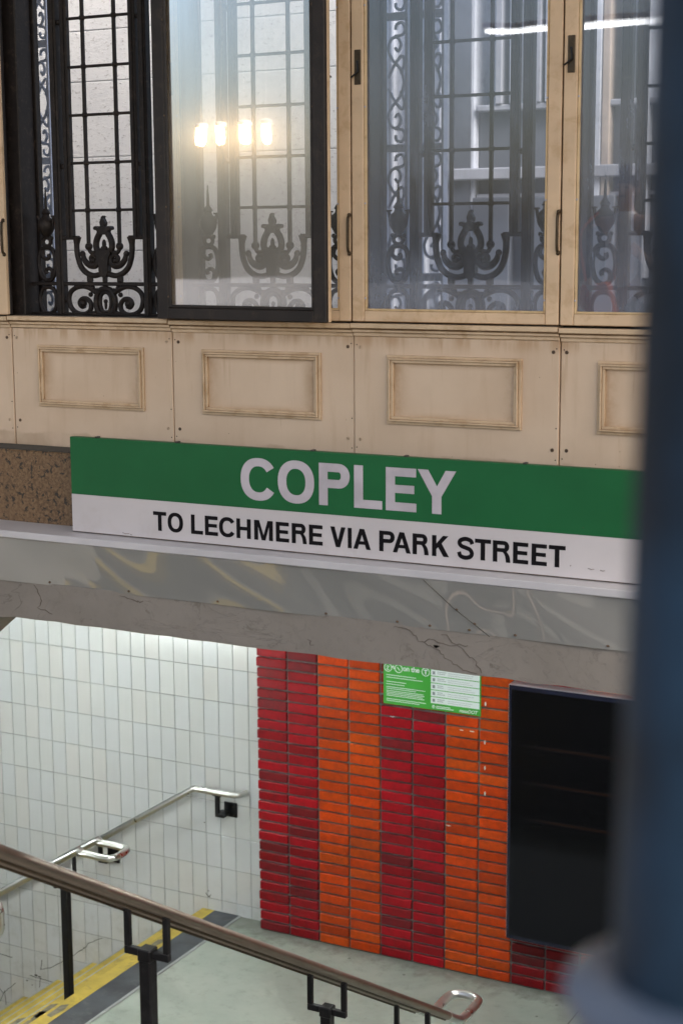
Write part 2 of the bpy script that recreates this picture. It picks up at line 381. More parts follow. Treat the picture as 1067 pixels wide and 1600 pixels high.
# ------------------------------------------------------------------ lettering from strokes
def glyph(mb, ch, x0, x1, z0, z1, st, y0, th, k=[0]):
    w, h = x1-x0, z1-z0; hb = st*.86; N = 40
    def poly(p):
        k[0] = (k[0]+1) % 7; mb.prism([(x0+a, z0+b) for a, b in p], y0-th-k[0]*.00008, y0)
    def rect(a, b, c, d): poly([(a, b), (c, b), (c, d), (a, d)])
    def ring(cx, cz, rx, rz, a0, a1, sx=st, sz=hb, pw=2.25):
        n = max(6, int(abs(a1-a0)/9)); pts = []
        def se(a, ax, az):
            c_, s_ = math.cos(a), math.sin(a); return (cx+ax*math.copysign(abs(c_)**(2/pw), c_), cz+az*math.copysign(abs(s_)**(2/pw), s_))
        y = y0-th-.00004; vs = []; fs = []
        for i in range(n+1):
            a = R(a0+(a1-a0)*i/n); o_ = se(a, rx, rz); i_ = se(a, rx-sx, rz-sz)
            for q in (o_, i_): vs += [(x0+q[0], y, z0+q[1]), (x0+q[0], y0, z0+q[1])]
        for i in range(n):
            b = i*4; c = b+4; fs += [(b, b+2, c+2, c), (b, c, c+1, b+1), (b+2, b+3, c+3, c+2)]
        fs += [(0, 1, 3, 2), (n*4, n*4+2, n*4+3, n*4+1)]
        mb.add(vs, fs)
    if ch == 'O': ring(w/2, h/2, w/2, h*.515, 0, 360)
    elif ch == 'C': ring(w*.525, h/2, w*.525, h*.515, 33, 327)
    elif ch in 'LE':
        rect(0, 0, st, h); rect(st, 0, w, hb)
        if ch == 'E': rect(st, h-hb, w*.99, h); rect(st, h*.5-hb*.42, w*.93, h*.5+hb*.52)
    elif ch == 'T': rect(0, h-hb, w, h); rect(w/2-st/2, 0, w/2+st/2, h-hb)
    elif ch == 'I': rect(0, 0, w, h)
    elif ch == 'H': rect(0, 0, st, h); rect(w-st, 0, w, h); rect(st, h*.5-hb*.45, w-st, h*.5+hb*.5)
    elif ch in 'PR':
        bh = h*(.58 if ch == 'P' else .53); rr = bh/2; bx = w*(1 if ch == 'P' else .95)
        rect(0, 0, st, h); rect(st, h-hb, bx-rr, h); rect(st, h-bh, bx-rr, h-bh+hb)
        ring(bx-rr, h-rr, rr, rr, -90, 90, pw=2.1)
        if ch == 'R':
            rect(bx-rr, h-bh, w*.62, h-bh+hb*.9)
            q = catmull([(w*.60, h-bh+hb*.5, 0), (w*.78, h*.40, 0), (w*.86, h*.24, 0), (w*.90, 0, 0)], 5)
            n = len(q); y = y0-th-.0003
            vs = []; fs = []
            for p in q: vs += [(x0+p.x-st*.5, y, z0+p.y), (x0+p.x+st*.5, y, z0+p.y)]
            for i in range(n-1): fs.append((2*i, 2*i+1, 2*i+3, 2*i+2))
            mb.add(vs, fs)
    elif ch == 'Y':
        m = h*.40; s2 = st*1.12; rect(w/2-st/2, 0, w/2+st/2, m)
        poly([(w/2-st/2, m), (w/2+st/2, m), (w/2+st*.5, m+st*.2), (s2, h), (0, h)]); poly([(w/2-st*.5, m), (w/2+st/2, m), (w, h), (w-s2, h), (w/2-st*.2, m+st*.6)])
    elif ch == 'V':
        s2 = st*1.05; poly([(0, h), (s2, h), (w/2+st*.42, 0), (w/2-st*.5, 0)]); poly([(w-s2, h), (w, h), (w/2+st*.5, 0), (w/2-st*.42, 0)])
    elif ch == 'A':
        s2 = st*1.05; poly([(0, 0), (s2, 0), (w/2+st*.42, h), (w/2-st*.55, h)]); poly([(w-s2, 0), (w, 0), (w/2+st*.55, h), (w/2-st*.42, h)]); rect(w*.26, h*.23, w*.74, h*.23+hb*.85)
    elif ch == 'M':
        rect(0, 0, st, h); rect(w-st, 0, w, h); s2 = st*1.05
        poly([(st, h), (st*.6, h), (w/2-s2*.45, 0), (w/2+s2*.35, 0), (st*1.3, h)]); poly([(w-st*1.3, h), (w-st*.6, h), (w/2+s2*.45, 0), (w/2-s2*.35, 0)])
    elif ch == 'K':
        rect(0, 0, st, h); s2 = st*1.28; poly([(st, h*.34), (st, h*.34+s2*.95), (w-s2, h), (w, h)][0:2]+[(w*.97-s2, h), (w*.97, h)]); poly([(w*.30, h*.52), (w*.30+s2*.62, h*.72), (w, 0), (w-s2, 0)])
    elif ch == 'S':
        q = catmull([(w*.90, h*.72, 0), (w*.80, h*.88, 0), (w*.50, h*.945, 0), (w*.20, h*.87, 0), (w*.12, h*.73, 0), (w*.24, h*.60, 0), (w*.50, h*.53, 0), (w*.76, h*.45, 0), (w*.88, h*.28, 0), (w*.78, h*.12, 0), (w*.49, h*.055, 0), (w*.19, h*.12, 0), (w*.09, h*.31, 0)], 5)
        vs = []; fs = []; n = len(q)
        for i, p in enumerate(q):
            d = (q[min(i+1, n-1)]-q[max(i-1, 0)]).normalized(); nn = Vector((-d.y, d.x, 0))*st*.46
            for e in (p+nn, p-nn): vs.append((x0+e.x, y0-th-.0001, z0+e.y))
        for i in range(n-1): fs.append((2*i, 2*i+1, 2*i+3, 2*i+2))
        mb.add(vs, fs)

# ------------------------------------------------------------------ measures of the place
YP = 5.0                                     # face of the panelled wall
SEAM = [-4.830, -4.079, -3.335, -2.581, -1.826, -1.073, -.322]
ZF = -3.988                                  # landing
ZTOP = 1.50
SIL = -.266

# ------------------------------------------------------------------ setting: ground and large structure
def ground():
    m = MB(); m.box(-9, 2.5, 4.9, 8.2, ZF-.3, ZF) if False else None
    m = MB(); m.box(-5.10, 2.0, 4.6, 7.95, ZF-.30, ZF)
    tag(m.build('landing_floor', 'landing_paint'), kind='structure')
    m = MB()   # street level round the stairwell (camera side)
    m.box(-.3, 40, -40, 4.70, -1.85, -1.22); m.box(-40, -.3, -40, 1.24, -1.85, -1.22); m.box(-40, -5.004, 1.24, 4.98, -1.85, -1.22)
    tag(m.build('pavement', 'pavement'), kind='structure')
    m = MB(); m.box(-60, 60, 5.35, 90, -1.20, -1.02)
    tag(m.build('street_ground', 'pavement'), kind='structure')
    m = MB(); m.box(-9.5, 2.0, 4.86, 7.95, -1.30, -1.22)
    tag(m.build('stairwell_ceiling', 'ceiling_paint'), kind='structure')
ground()

def header():
    t = thing('concrete_header', 'worn grey concrete beam above the opening to the lower landing, below the station sign', 'beam', (-2.5, 4.75, -1.389))
    m = MB()
    n = 60; x0, x1 = -3.93, 1.0
    vs = []; fs = []
    # front face slightly uneven along its lower edge, with a small haunch at the left end
    low = [(-3.90+i*.10, -1.389+random.uniform(-.003, .003)) for i in range(50)]
    m.prism([(1.0, -1.245), (-5.0, -1.245), (-5.0, -1.80), (-4.37, -1.80), (-4.20, -1.56), (-4.04, -1.43), (-3.97, -1.398)]+low, 4.725, 4.95)
    m.build('beam', 'header_concrete', t)
    m = MB()                                # broken edge and cracks in the render
    for a in ([(-2.30, -1.255), (-2.24, -1.262), (-2.20, -1.30), (-2.13, -1.315), (-2.10, -1.35), (-2.04, -1.375), (-1.98, -1.385)],
              [(-2.20, -1.30), (-2.16, -1.285), (-2.08, -1.297), (-2.01, -1.29)], [(-2.12, -1.262), (-2.05, -1.30), (-2.0, -1.345), (-1.97, -1.384)],
              [(-3.80, -1.26), (-3.76, -1.30), (-3.78, -1.34), (-3.70, -1.37)], [(-3.4, -1.262), (-3.33, -1.275), (-3.3, -1.272)], [(-2.62, -1.34), (-2.60, -1.36)]):
        q = []
        for i in range(len(a)-1):
            for k in range(5):
                u = k/5; q.append((a[i][0]*(1-u)+a[i+1][0]*u+random.uniform(-.006, .006), 4.7245, a[i][1]*(1-u)+a[i+1][1]*u+random.uniform(-.005, .005)))
        m = MB(); m.tube(q, lambda u: .0008+.0012*abs(math.sin(u*9)), 5); m.build('crack', 'crack_soft', t)
    m = MB()
    for _ in range(5):
        x = random.uniform(-2.3, -1.95); z = -1.262-(x+2.3)*.30+random.uniform(-.018, .018)
        a0 = random.uniform(0, 6); pl = [(x+random.uniform(.006, .016)*math.cos(a0+i*1.05)*1.4, z+random.uniform(.004, .010)*math.sin(a0+i*1.05)) for i in range(6)]
        m = MB(); m.prism(pl, 4.7238, 4.7255); m.build('render_flake', 'header_concrete', t)
header()
def roof():
    m = MB(); m.box(-10.5, 2.2, 1.0, 5.28, 2.52, 2.70, .01)  # entrance roof out of view, put in and cut to shade the interior
    tag(m.build('unseen_shade_roof', 'ceiling_paint'), 'plain unseen roof slab of the station entrance, sized to shade the window wall', 'roof')
roof()
def fascia_panel():
    t = thing('fascia_panel', 'glossy grey plastic fascia with white top ledge running under the station sign', 'panel', (-2.5, 4.70, -1.25))
    m = MB(); nx, nz = 220, 10; x0, x1 = -5.0, .9
    vs = []; fs = []
    def surf(x, z): return 4.693+.030*(-z-1.077)/.173+.004*math.sin(x*5.3+z*9)+.003*math.sin(x*11+2+z*14)
    for i in range(nx+1):
        for j in range(nz+1):
            x = x0+(x1-x0)*i/nx; z = -1.077-.173*j/nz; vs.append((x, surf(x, z), z))
    for i in range(nx):
        for j in range(nz): a = i*(nz+1)+j; fs.append((a, a+nz+1, a+nz+2, a+1))
    m.add(vs, fs); m.build('sheet', 'glossy_panel', t, smooth=True)
    m = MB(); m.box(x0, x1, 4.688, 4.878, -1.077, -1.050, .003); m.build('ledge', 'ledge_white', t)
    m = MB(); a = (-2.17, 4.685, -1.078); b = (-1.945, 4.71, -1.25)
    m.tube([a, ((a[0]+b[0])/2-.01, 4.697, -1.165), b], .0014, 5); m.build('joint', 'crack_dark', t)
    for x in (-3.72, -3.36, -2.98, -2.55, -2.16, -2.02, -1.86, -1.55, -2.28, -2.06, -2.0):
        z = -1.238 if x not in (-2.06, -2.0) else (-1.172 if x == -2.06 else -1.215)
        m = MB(); m.ball((x, surf(x, z)-.002, z), .0055, 8, (1, .6, .7)); m.build('rivet', 'screw_metal', t, smooth=True)
fascia_panel()
def granite_band():
    m = MB(); m.box(-5.2, 1.0, 4.88, 5.30, -1.215, -.772, .004)
    g = m.build('granite_band', 'granite'); tag(g, 'speckled brown granite course under the cream panels, left of the green sign', 'stone course')
    m = MB(); m.box(-5.2, 1.0, 4.884, 4.999, -.771, -.767); m.build('dirty_top', 'crack_dark', g)
granite_band()

# sign
def sign():
    t = thing('station_sign', 'long green and white COPLEY station sign standing on the white ledge', 'sign', (-2.50, 4.79, -1.0495))
    x0, x1 = -3.646, -1.354; zt, zm, zb = -.693, -.9055, -1.0470
    m = MB(); m.box(x0, x1, 4.778, 4.806, zb, zt); m.build('back_box', 'sign_green', t, bevel=.002)
    m = MB(); m.box(x0+.0015, x1-.0015, 4.7755, 4.779, zm, zt-.0015); m.build('green_band', 'sign_green', t)
    m = MB(); m.box(x0+.0015, x1-.0015, 4.7752, 4.779, zb+.002, zm-.0004); m.build('white_band', 'sign_white', t)
    m = MB(); m.box(x0+.0005, x1, 4.7762, 4.7785, zb-.0005, zb+.0018); m.build('edge_strip', 'screw_metal', t)
    m = MB()
    for c, a, b in (('C', -2.9115, -2.7745), ('O', -2.7623, -2.62), ('P', -2.6012, -2.4837), ('L', -2.4669, -2.362), ('E', -2.348, -2.2363), ('Y', -2.2315, -2.0936)):
        glyph(m, c, a, b, -.8745, -.7295, .0335, 4.7755, .0006)
    tag(m.build('lettering', 'letter_grey', t), 'large pale grey letters reading COPLEY on the green band')
    m = MB()
    for c, a, b in (('T', -3.2826, -3.2268), ('O', -3.2207, -3.155), ('L', -3.1212, -3.0712), ('E', -3.0626, -3.0089), ('C', -3.0038, -2.9388), ('H', -2.932, -2.8736), ('M', -2.8595, -2.7846), ('E', -2.7723, -2.7202), ('R', -2.7089, -2.6518), ('E', -2.6414, -2.5882),
                    ('V', -2.5582, -2.5002), ('I', -2.4916, -2.4768), ('A', -2.4706, -2.4049), ('P', -2.3727, -2.3156), ('A', -2.3225, -2.2561), ('R', -2.2494, -2.1928), ('K', -2.1788, -2.1178), ('S', -2.0872, -2.0293), ('T', -2.0257, -1.9699), ('R', -1.9628, -1.9034), ('E', -1.8929, -1.8405), ('E', -1.8294, -1.7776), ('T', -1.7714, -1.7154)):
        glyph(m, c, a, b, -1.0155, -.9455, .0155, 4.7752, .0006)
    tag(m.build('lettering', 'letter_black', t), 'smaller black letters reading TO LECHMERE VIA PARK STREET')
    for x in (-3.53, -3.18, -2.63, -2.28, -1.86, -1.46):
        m = MB(); m.box(x-.006, x+.006, 4.780, 4.800, zt, zt+.005, .001); m.build('clip', 'crack_dark', t)
    m = MB()
    for x, z, l in ((-3.42, -1.035, .03), (-3.385, -1.038, .008), (-1.64, -1.01, .02), (-1.60, -1.012, .015), (-1.70, -1.005, .004), (-1.66, -.88, .003)):
        m = MB(); m.tube([(x, 4.7749, z), (x+l*.5, 4.7748, z-.003), (x+l, 4.7749, z-.001)], .0009, 5); m.build('scuff', 'screw_metal', t)
sign()

# ------------------------------------------------------------------ wall of cream panels, sashes and iron grilles
def panel_bay(i, label):
    a, b = SEAM[i]+.0018, SEAM[i+1]-.0018; cx = (a+b)/2; dy = (-.003, 0, .002, -.002, .003, 0)[i]; Y0 = YP+dy
    t = thing('wainscot_panel', label, 'panel', (cx, YP, -.770), 'cream painted panels below the windows')
    z0, z1 = -.768, -.312
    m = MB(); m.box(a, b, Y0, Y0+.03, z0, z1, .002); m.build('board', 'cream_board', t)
    m = MB(); dz = (0, .002, -.002, 0, -.003, 0)[i]
    for (p0, za, zb) in ((.006, -.312, -.298), (.016, -.298, -.288), (.011, -.288, -.2835), (.030, -.2835, -.267)):
        m.box(a-.001, b+.001, Y0-p0, Y0+.03, za+dz, zb+dz, .0018)
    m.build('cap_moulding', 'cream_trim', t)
    m = MB(); xa, xb, za, zb = cx-.247, cx+.247, -.611, -.374
    for k, (ins, pr, wd) in enumerate(((0, .009, .010), (.010, .018, .006), (.016, .012, .010))):
        q0, q1, r0, r1 = xa+ins, xb-ins, za+ins, zb-ins
        m.box(q0, q1, Y0-pr, Y0+.002, r1-wd, r1, .0012); m.box(q0, q1, Y0-pr, Y0+.002, r0, r0+wd, .0012)
        m.box(q0, q0+wd, Y0-pr, Y0+.002, r0+wd, r1-wd, .0012); m.box(q1-wd, q1, Y0-pr, Y0+.002, r0+wd, r1-wd, .0012)
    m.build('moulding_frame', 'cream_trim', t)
    for sx in (a+.022, b-.022):
        for z in (-.350, -.672):
            xs = sx+random.uniform(-.003, .003); m = MB(); m.cyl((xs, Y0-.0015, z), (xs, Y0+.003, z), .0062, 14)
            s = m.build('screw', random.choice(['screw_metal', 'screw_painted', 'screw_painted']), t)
            m = MB(); g = random.uniform(0, 3); m.tube([(xs-.0055*math.cos(g), Y0-.0017, z-.0055*math.sin(g)), (xs+.0055*math.cos(g), Y0-.0017, z+.0055*math.sin(g))], .0006, 4); m.build('slot', 'seam_shadow', s)
    m = MB()
    for sx, zz in ((a+.010, -.342), (b-.010, -.339), (a+.009, -.70), (b-.009, -.705), (b-.008, -.60)):
        m = MB(); m.cyl((sx, Y0-.0006, zz), (sx, Y0+.002, zz), .0024, 8); m.build('pin_hole', 'seam_shadow', t)
bayname = ['far left cream panel cut by the left edge of the photo', 'cream panel under the open window, left of the green sign corner', 'cream panel under the swung-open dark sash, above the letter C of the sign', 'cream panel directly above the end of the word COPLEY', 'cream panel partly hidden behind the dark blue post', 'cream panel hidden right of the blue post']
for i in range(6): panel_bay(i, bayname[i])
def backing():
    t = thing('window_wall', 'cream window wall framing: dark backing, posts and lintel behind the panels', 'wall', (-2.5, 5.05, -1.0))
    m = MB(); m.box(-4.86, .05, 5.032, 5.30, -.768, -.268); m.build('backing', 'seam_shadow', t)
    m = MB(); m.box(-4.86, .05, 4.97, 5.20, ZTOP, ZTOP+.45, .01); m.build('lintel', 'cream_trim', t)
    m = MB(); m.box(-9.0, -4.862, 4.99, 5.25, -1.2, ZTOP+.45); m.box(.052, 5, 4.99, 5.25, -1.2, ZTOP+.45); m.build('side_wall', 'cream_trim', t)
    for s in SEAM:
        m = MB(); m.box(s-.034, s+.034, 5.045, 5.14, -.268, ZTOP, .004); m.box(s-.046, s+.046, 5.14, 5.17, -.268, ZTOP, .003); m.build('mullion', 'iron', t)
    m = MB(); m.box(-4.86, .05, 5.03, 5.24, -.268, -.262); m.build('sill_plate', 'iron', t)
backing()

def casement(i, label, dusty=False, open_=False):
    w = SEAM[i+1]-SEAM[i]-.005; hw = w/2; cx = (SEAM[i]+SEAM[i+1])/2; h = ZTOP+.262-.004; st, rb = .046, .037
    t = thing('window_sash', label, 'window', (cx, 4.982, -.262), 'tall sashes of the window wall')
    def frame(nm, y0, y1, mat, st, rb, p=t, ch=.003):
        m = MB(); m.box(-hw, -hw+st, y0, y1, 0, h, ch); m.box(hw-st, hw, y0, y1, 0, h, ch)
        m.box(-hw+st, hw-st, y0+.0006, y1, 0, rb, ch); m.box(-hw+st, hw-st, y0+.0006, y1, h-rb, h, ch); return m.build(nm, mat, p, local=True)
    f = frame('inner_frame', 0, .018, 'sash_paint', st, rb)
    m = MB(); b = .008; g0, g1 = -hw+st, hw-st; zb, zt = rb, h-rb
    m.box(g0, g0+b, .003, .017, zb, zt, .002); m.box(g1-b, g1, .003, .017, zb, zt, .002); m.box(g0+b, g1-b, .0035, .017, zb, zb+b, .002); m.box(g0+b, g1-b, .0035, .017, zt-b, zt, .002)
    m.build('bead', 'bead_paint', f, local=True)
    frame('outer_frame', .0185, .036, 'bronze_frame', st+.006, rb+.004)
    if open_:
        m = MB(); b = .010; q0, q1 = -hw+st+.006, hw-st-.006; z0, z1 = rb+.004, h-rb-.004
        m.box(q0, q0+b, .024, .034, z0, z1, .002); m.box(q1-b, q1, .024, .034, z0, z1, .002); m.box(q0+b, q1-b, .0245, .034, z0, z0+b, .002); m.build('outer_bead', 'bronze_frame', t, local=True)
    m = MB(); m.add([(g0, .018, zb), (g1, .018, zb), (g1, .018, zt), (g0, .018, zt)], [(0, 1, 2, 3)]); m.build('glass_pane', 'dusty_glass' if dusty else ('clear_glass' if i == 2 else 'window_glass'), t, local=True)
    # small glazing screws
    for sx in (g0+b*.5, g1-b*.5):
        for z in (.08, .40, .72, 1.05, 1.4):
            m = MB(); yy = .003 if not open_ else .034; m.ball((sx, yy, z), .0035, 8, (1, .6, 1)); m.build('glazing_screw', 'bezel_edge' if not open_ else 'screw_metal', t, local=True, smooth=True)
    # pull handle by the right seam, latch plate on the left stile
    m = MB(); x = hw-.004; z0, z1 = .233, .360
    m.tube(catmull([(x, .001, z0), (x, -.012, z0+.012), (x, -.014, (z0+z1)/2), (x, -.012, z1-.012), (x, .001, z1)], 4), .0052, 8)
    m.ball((x, -.002, z0-.002), .007, 8); m.ball((x, -.002, z1+.002), .007, 8); m.build('pull_handle', 'brass_dark', t, local=True, smooth=True)
    m = MB(); x = -hw+.025; m.box(x-.012, x+.012, -.003, .001, .793, .907, .0015); p = m.build('latch_plate', 'brass_dark', t, local=True)
    m = MB(); m.cyl((x, -.006, .868), (x, -.002, .868), .004, 10); m.tube([(x, -.004, .868), (x+.004, -.008, .835), (x-.020, -.012, .816)], .003, 8); m.build('latch_lever', 'black_iron', p, local=True)
    if open_:
        ang = math.atan2(.095, -.9955); t.rotation_euler = (0, 0, ang); c, s = math.cos(ang), math.sin(ang)
        hx, hy = -3.352, 4.975; t.location = (hx-c*hw, hy-s*hw, -.2625)
    return t
casement(0, 'cream sash cut by the left edge of the photo, only its right stile showing')
casement(1, 'dark bronze framed dusty sash swung open in front of the second window', True, True)
casement(2, 'closed cream sash standing behind the swung-open dark dusty sash')
casement(3, 'closed cream framed window above the word PLEY, bluish view through its glass')
casement(4, 'closed cream framed window beside the blue post, bright tube reflected in it')
casement(5, 'closed cream framed window hidden right of the blue post')

SX, SZ = .00067, .000545
def grille(cx, label):
    Y = 5.105; t = thing('iron_grille', label, 'grille', (cx, Y, -.262), 'wrought iron grilles outside the windows')
    def P(dx, h, y=0.0): return (cx+dx*SX, Y+y, -.266+h*SZ)
    def curve(mb, pts, r, n=5, closed=False, y=0.0): mb.tube(catmull([P(a, b, y) for a, b in pts], n, closed), r, 8, closed)
    # stiles
    m = MB()
    for s in (-1, 1):
        c = cx+s*.2045; m.box(c-.0175, c+.0175, Y-.018, Y+.018, -.262, ZTOP, .004); m.box(c-.009, c+.009, Y-.023, Y-.0182, -.262, ZTOP, .002)
    m.build('outer_stile', 'iron', t)
    m = MB(); zb = -.266+560*SZ-.0
    for s in (-1, 1):
        c = cx+s*.156; z0 = -.266+545*SZ; m.box(c-.016, c+.016, Y-.012, Y+.014, z0, ZTOP, .004); m.box(c-.005, c+.005, Y-.017, Y-.0122, z0, ZTOP, .0015)
    m.build('inner_stile', 'iron', t)
    m = MB(); m.box(cx-.345, cx+.345, Y-.013, Y+.013, -.266+212*SZ, -.266+238*SZ, .003); m.box(cx-.345, cx+.345, Y-.016, Y+.016, -.262, -.254, .002); m.build('bottom_rail', 'iron', t)
    m = MB()
    for s in (-1, 1): m.box(cx+s*.072-.0062, cx+s*.072+.0062, Y-.007, Y+.007, -.266+500*SZ, ZTOP, .002)
    for k in range(8):
        z = .1345+k*.1775
        if z > ZTOP-.02: break
        m.box(cx-.150, cx+.150, Y-.0055, Y+.0055, z-.0052, z+.0052, .002)
        for s in (-1, 1):
            m.ball((cx+s*.072, Y, z), .0125, 10, (1, .9, 1)); 
            m.lathe([(.0085, -.010), (.0085, .010)], (cx+s*.072, Y, z), 8)
        if k in (1, 4, 7):
            for s in (-1, 1): m.ball((cx+s*.1805, Y, z-.01), .0105, 8); m.box(cx+s*.1805-.014, cx+s*.1805+.014, Y-.004, Y+.004, z-.014, z-.006)
    for s in (-1, 1): m.ball(P(s*107, 485), .0150, 10)
    m.build('lattice', 'iron', t, smooth=True)
    # lyre bracket and finial
    m = MB(); dy = 0
    for s in (-1, 1):
        m.box(min(cx+s*.19, cx+s*.118), max(cx+s*.19, cx+s*.118), Y-.012, Y+.012, -.266+532*SZ, -.266+560*SZ, .003)
        q = catmull([P(s*188, 552), P(s*192, 500), P(s*190, 440), P(s*180, 385), P(s*160, 335), P(s*125, 300), P(s*80, 283), P(s*35, 292), P(0, 315)], 6)
        m.tube(q, lambda u: .0115-.001*u+(.006*(1-u*8) if u < .125 else 0), 10)
        for a, b in ((s*105, 262),): m.box(P(a-18*1, 0)[0], P(a+18, 0)[0], Y-.008, Y+.008, -.266+238*SZ, -.266+282*SZ, .003)
    m.box(cx-.008, cx+.008, Y-.008, Y+.008, -.266+238*SZ, -.266+285*SZ, .002)
    m.build('lyre_bracket', 'iron', t, smooth=True)
    m = MB()
    def pr(pts, y=.010): m.prism([P(a, b)[::2] for a, b in pts], Y-y, Y+y)
    half = [(0, 268), (22, 282), (32, 320), (30, 350), (34, 380), (40, 410), (52, 440), (46, 452), (30, 458)]
    pr(half+[(0, 462)]+[(-a, b) for a, b in half[::-1]][:-1], .013)
    for s in (-1, 1):
        curve(m, [(s*24, 440), (s*52, 470), (s*54, 510), (s*44, 545), (s*30, 572), (s*24, 600)], .0125)
        curve(m, [(s*20, 452), (s*52, 448), (s*88, 440), (s*104, 462), (s*107, 485)], .0078)
        curve(m, [(s*150, 432), (s*140, 392), (s*110, 358), (s*70, 352), (s*46, 375), (s*48, 408), (s*72, 424), (s*94, 410), (s*92, 388), (s*76, 384)], lambda u: .0085+.005*math.sin(min(1, u*1.6)*math.pi), 6)
        m.ball(P(s*152, 434), .0118, 8); m.ball(P(s*76, 388), .0112, 8)
    m.ball(P(0, 500), .0085, 8, (1, 1, 2.2)); m.ball(P(0, 470), .012, 8, (1.4, 1, 1))
    lip = [(0, 566), (26, 570), (34, 584), (40, 596), (56, 600), (60, 610), (56, 622), (44, 626), (36, 620), (26, 616), (16, 624)]
    pr(lip+[(0, 632)]+[(-a, b) for a, b in lip[::-1]][:-1], .013)
    pr([(-16, 628), (16, 628), (20, 648), (10, 668), (4, 682), (10, 690), (2, 698), (-8, 688), (-12, 672), (-20, 652)], .009)
    m.build('finial', 'iron', t, smooth=False, bevel=.002)
    # band of scrolls under the rail
    m = MB()
    for s in (-1, 1):
        curve(m, [(s*52, 178), (s*84, 178), (s*112, 195), (s*150, 207), (s*200, 200), (s*245, 165), (s*258, 110), (s*240, 50), (s*200, 18), (s*150, 12), (s*110, 40), (s*104, 85), (s*130, 118), (s*165, 118), (s*182, 92), (s*170, 66), (s*148, 72)], .0098, 6)
        m.ball(P(s*158, 88), .0150, 8); m.ball(P(s*90, 196), .0110, 8); m.ball(P(s*104, 150), .0095, 8)
        curve(m, [(s*45, 60), (s*70, 28), (s*100, 20), (s*112, 44)], .0078); m.ball(P(s*68, 170), .0120, 8)
        m.box(P(s*200-14, 0)[0], P(s*200+14, 0)[0], Y-.006, Y+.006, -.266+198*SZ, -.266+214*SZ)
        curve(m, [(s*262, 105), (s*285, 100)], .008, 2)
    curve(m, [(0, 190), (38, 178), (62, 130), (64, 70), (45, 22), (0, 6), (-45, 22), (-64, 70), (-62, 130), (-38, 178)], .0118, 5, True)
    curve(m, [(0, 168), (30, 145), (38, 95), (26, 40), (0, 28), (-26, 40), (-38, 95), (-30, 145)], .0075, 5, True)
    m.ball(P(0, 78), .006, 8, (1, 1, 3.0)); m.ball(P(0, 104), .0085, 8); m.box(cx-.007, cx+.007, Y-.007, Y+.007, -.266+186*SZ, -.266+214*SZ)
    m.build('scroll_band', 'iron', t, smooth=True)
    # urn columns at both sides
    for s in (-1, 1):
        m = MB(); c = s*405
        def cc(pts, r, closed=False): curve(m, [(c+a, b) for a, b in pts], r, 5, closed)
        cc([(0, 200), (42, 180), (60, 110), (42, 35), (0, 12), (-42, 35), (-60, 110), (-42, 180)], .0085, True)
        cc([(0, 480), (40, 462), (58, 400), (56, 330), (36, 270), (0, 245), (-36, 270), (-56, 330), (-58, 400), (-40, 462)], .0092, True)
        cc([(-30, 462), (-34, 425), (-10, 398), (14, 410), (8, 432)], .0078); cc([(30, 272), (34, 310), (12, 332), (-12, 318), (-6, 296)], .0078)
        cc([(0, 548), (22, 535), (26, 512), (12, 492), (-12, 492), (-26, 512), (-22, 535)], .0072, True)
        m.lathe([(.006, .0), (.016, .006), (.030, .030), (.034, .050), (.030, .066), (.016, .078), (.013, .088), (.018, .094), (.012, .104), (.006, .112), (.0045, .150), (.002, .185)], (P(c, 0)[0], Y, -.266+548*SZ), 14)
        for q in (-1, 1):
            cc([(q*58, 700), (q*54, 690), (q*48, 650), (q*38, 605), (q*15, 575), (0, 560)], .006); m.box(min(P(c+q*66, 0)[0], P(c+q*40, 0)[0]), max(P(c+q*66, 0)[0], P(c+q*40, 0)[0]), Y-.006, Y+.006, -.266+694*SZ, -.266+704*SZ)
        m.ball(P(c+34, 545), .008, 8); m.ball(P(c-34, 545), .008, 8); m.ball(P(c, 224), .011, 8)
        m.build('urn_column', 'iron', t, smooth=True)
    return t
for i, (cx, lb) in enumerate(((-4.452, 'iron grille beyond the left edge window, outside the cream sash'), (-3.704, 'dark iron grille seen clear through the open left window'), (-2.963, 'dark iron grille seen through the dusty swung-open sash'),
        (-2.19, 'iron grille dim behind the bluish glass above the sign lettering'), (-1.449, 'iron grille seen through the window beside the blue post'))): grille(cx, lb)

# outer frames with skylit scroll strips
def scroll_strip(x, Y, w, label):
    t = thing('scroll_strip', label, 'ironwork', (x, Y, -.30), 'pale blue scrollwork strips outside the grilles')
    m = MB(); m.box(x-w/2-.010, x-w/2, Y-.02, Y+.02, -.3, 1.75, .002); m.box(x+w/2, x+w/2+.010, Y-.02, Y+.02, -.3, 1.75, .002)
    per = .47; z = -.12
    while z < 1.7: m.box(x-w/2, x+w/2, Y-.01, Y+.01, z-.014, z+.014, .002); z += per
    m.build('strip_frame', 'skylit_iron', t)
    m = MB(); z = -.12-per; q = w*.42
    while z < 1.5:
        for f in (1, -1):
            c = z+per/2
            def S(pts): m = MB(); m.tube(catmull([(x+a*q, Y, c+f*b) for a, b in pts], 6), .0060, 6); m.build('scroll', 'skylit_iron', t, smooth=True)
            S([(.9, .0), (.5, .045), (-.5, .085), (-.9, .12), (-.6, .155), (.1, .16), (.5, .135), (.2, .112), (-.15, .125)])
            S([(-.9, .02), (-.3, .06), (.6, .095), (.9, .07), (.5, .03)])
            S([(-.2, .165), (.7, .17), (.95, .19), (.6, .212), (.0, .205), (-.1, .188)])
        z += per
scroll_strip(-.778*5.5, 5.5, .075, 'pale blue scroll strip at the left inside the open window')
scroll_strip(-.4835*5.5, 5.5, .085, 'pale blue scroll strip at the left of the third window behind its glass')
scroll_strip(-.4570*5.5, 5.5, .085, 'pale blue scroll strip just right of the inner grille stile in the third window')

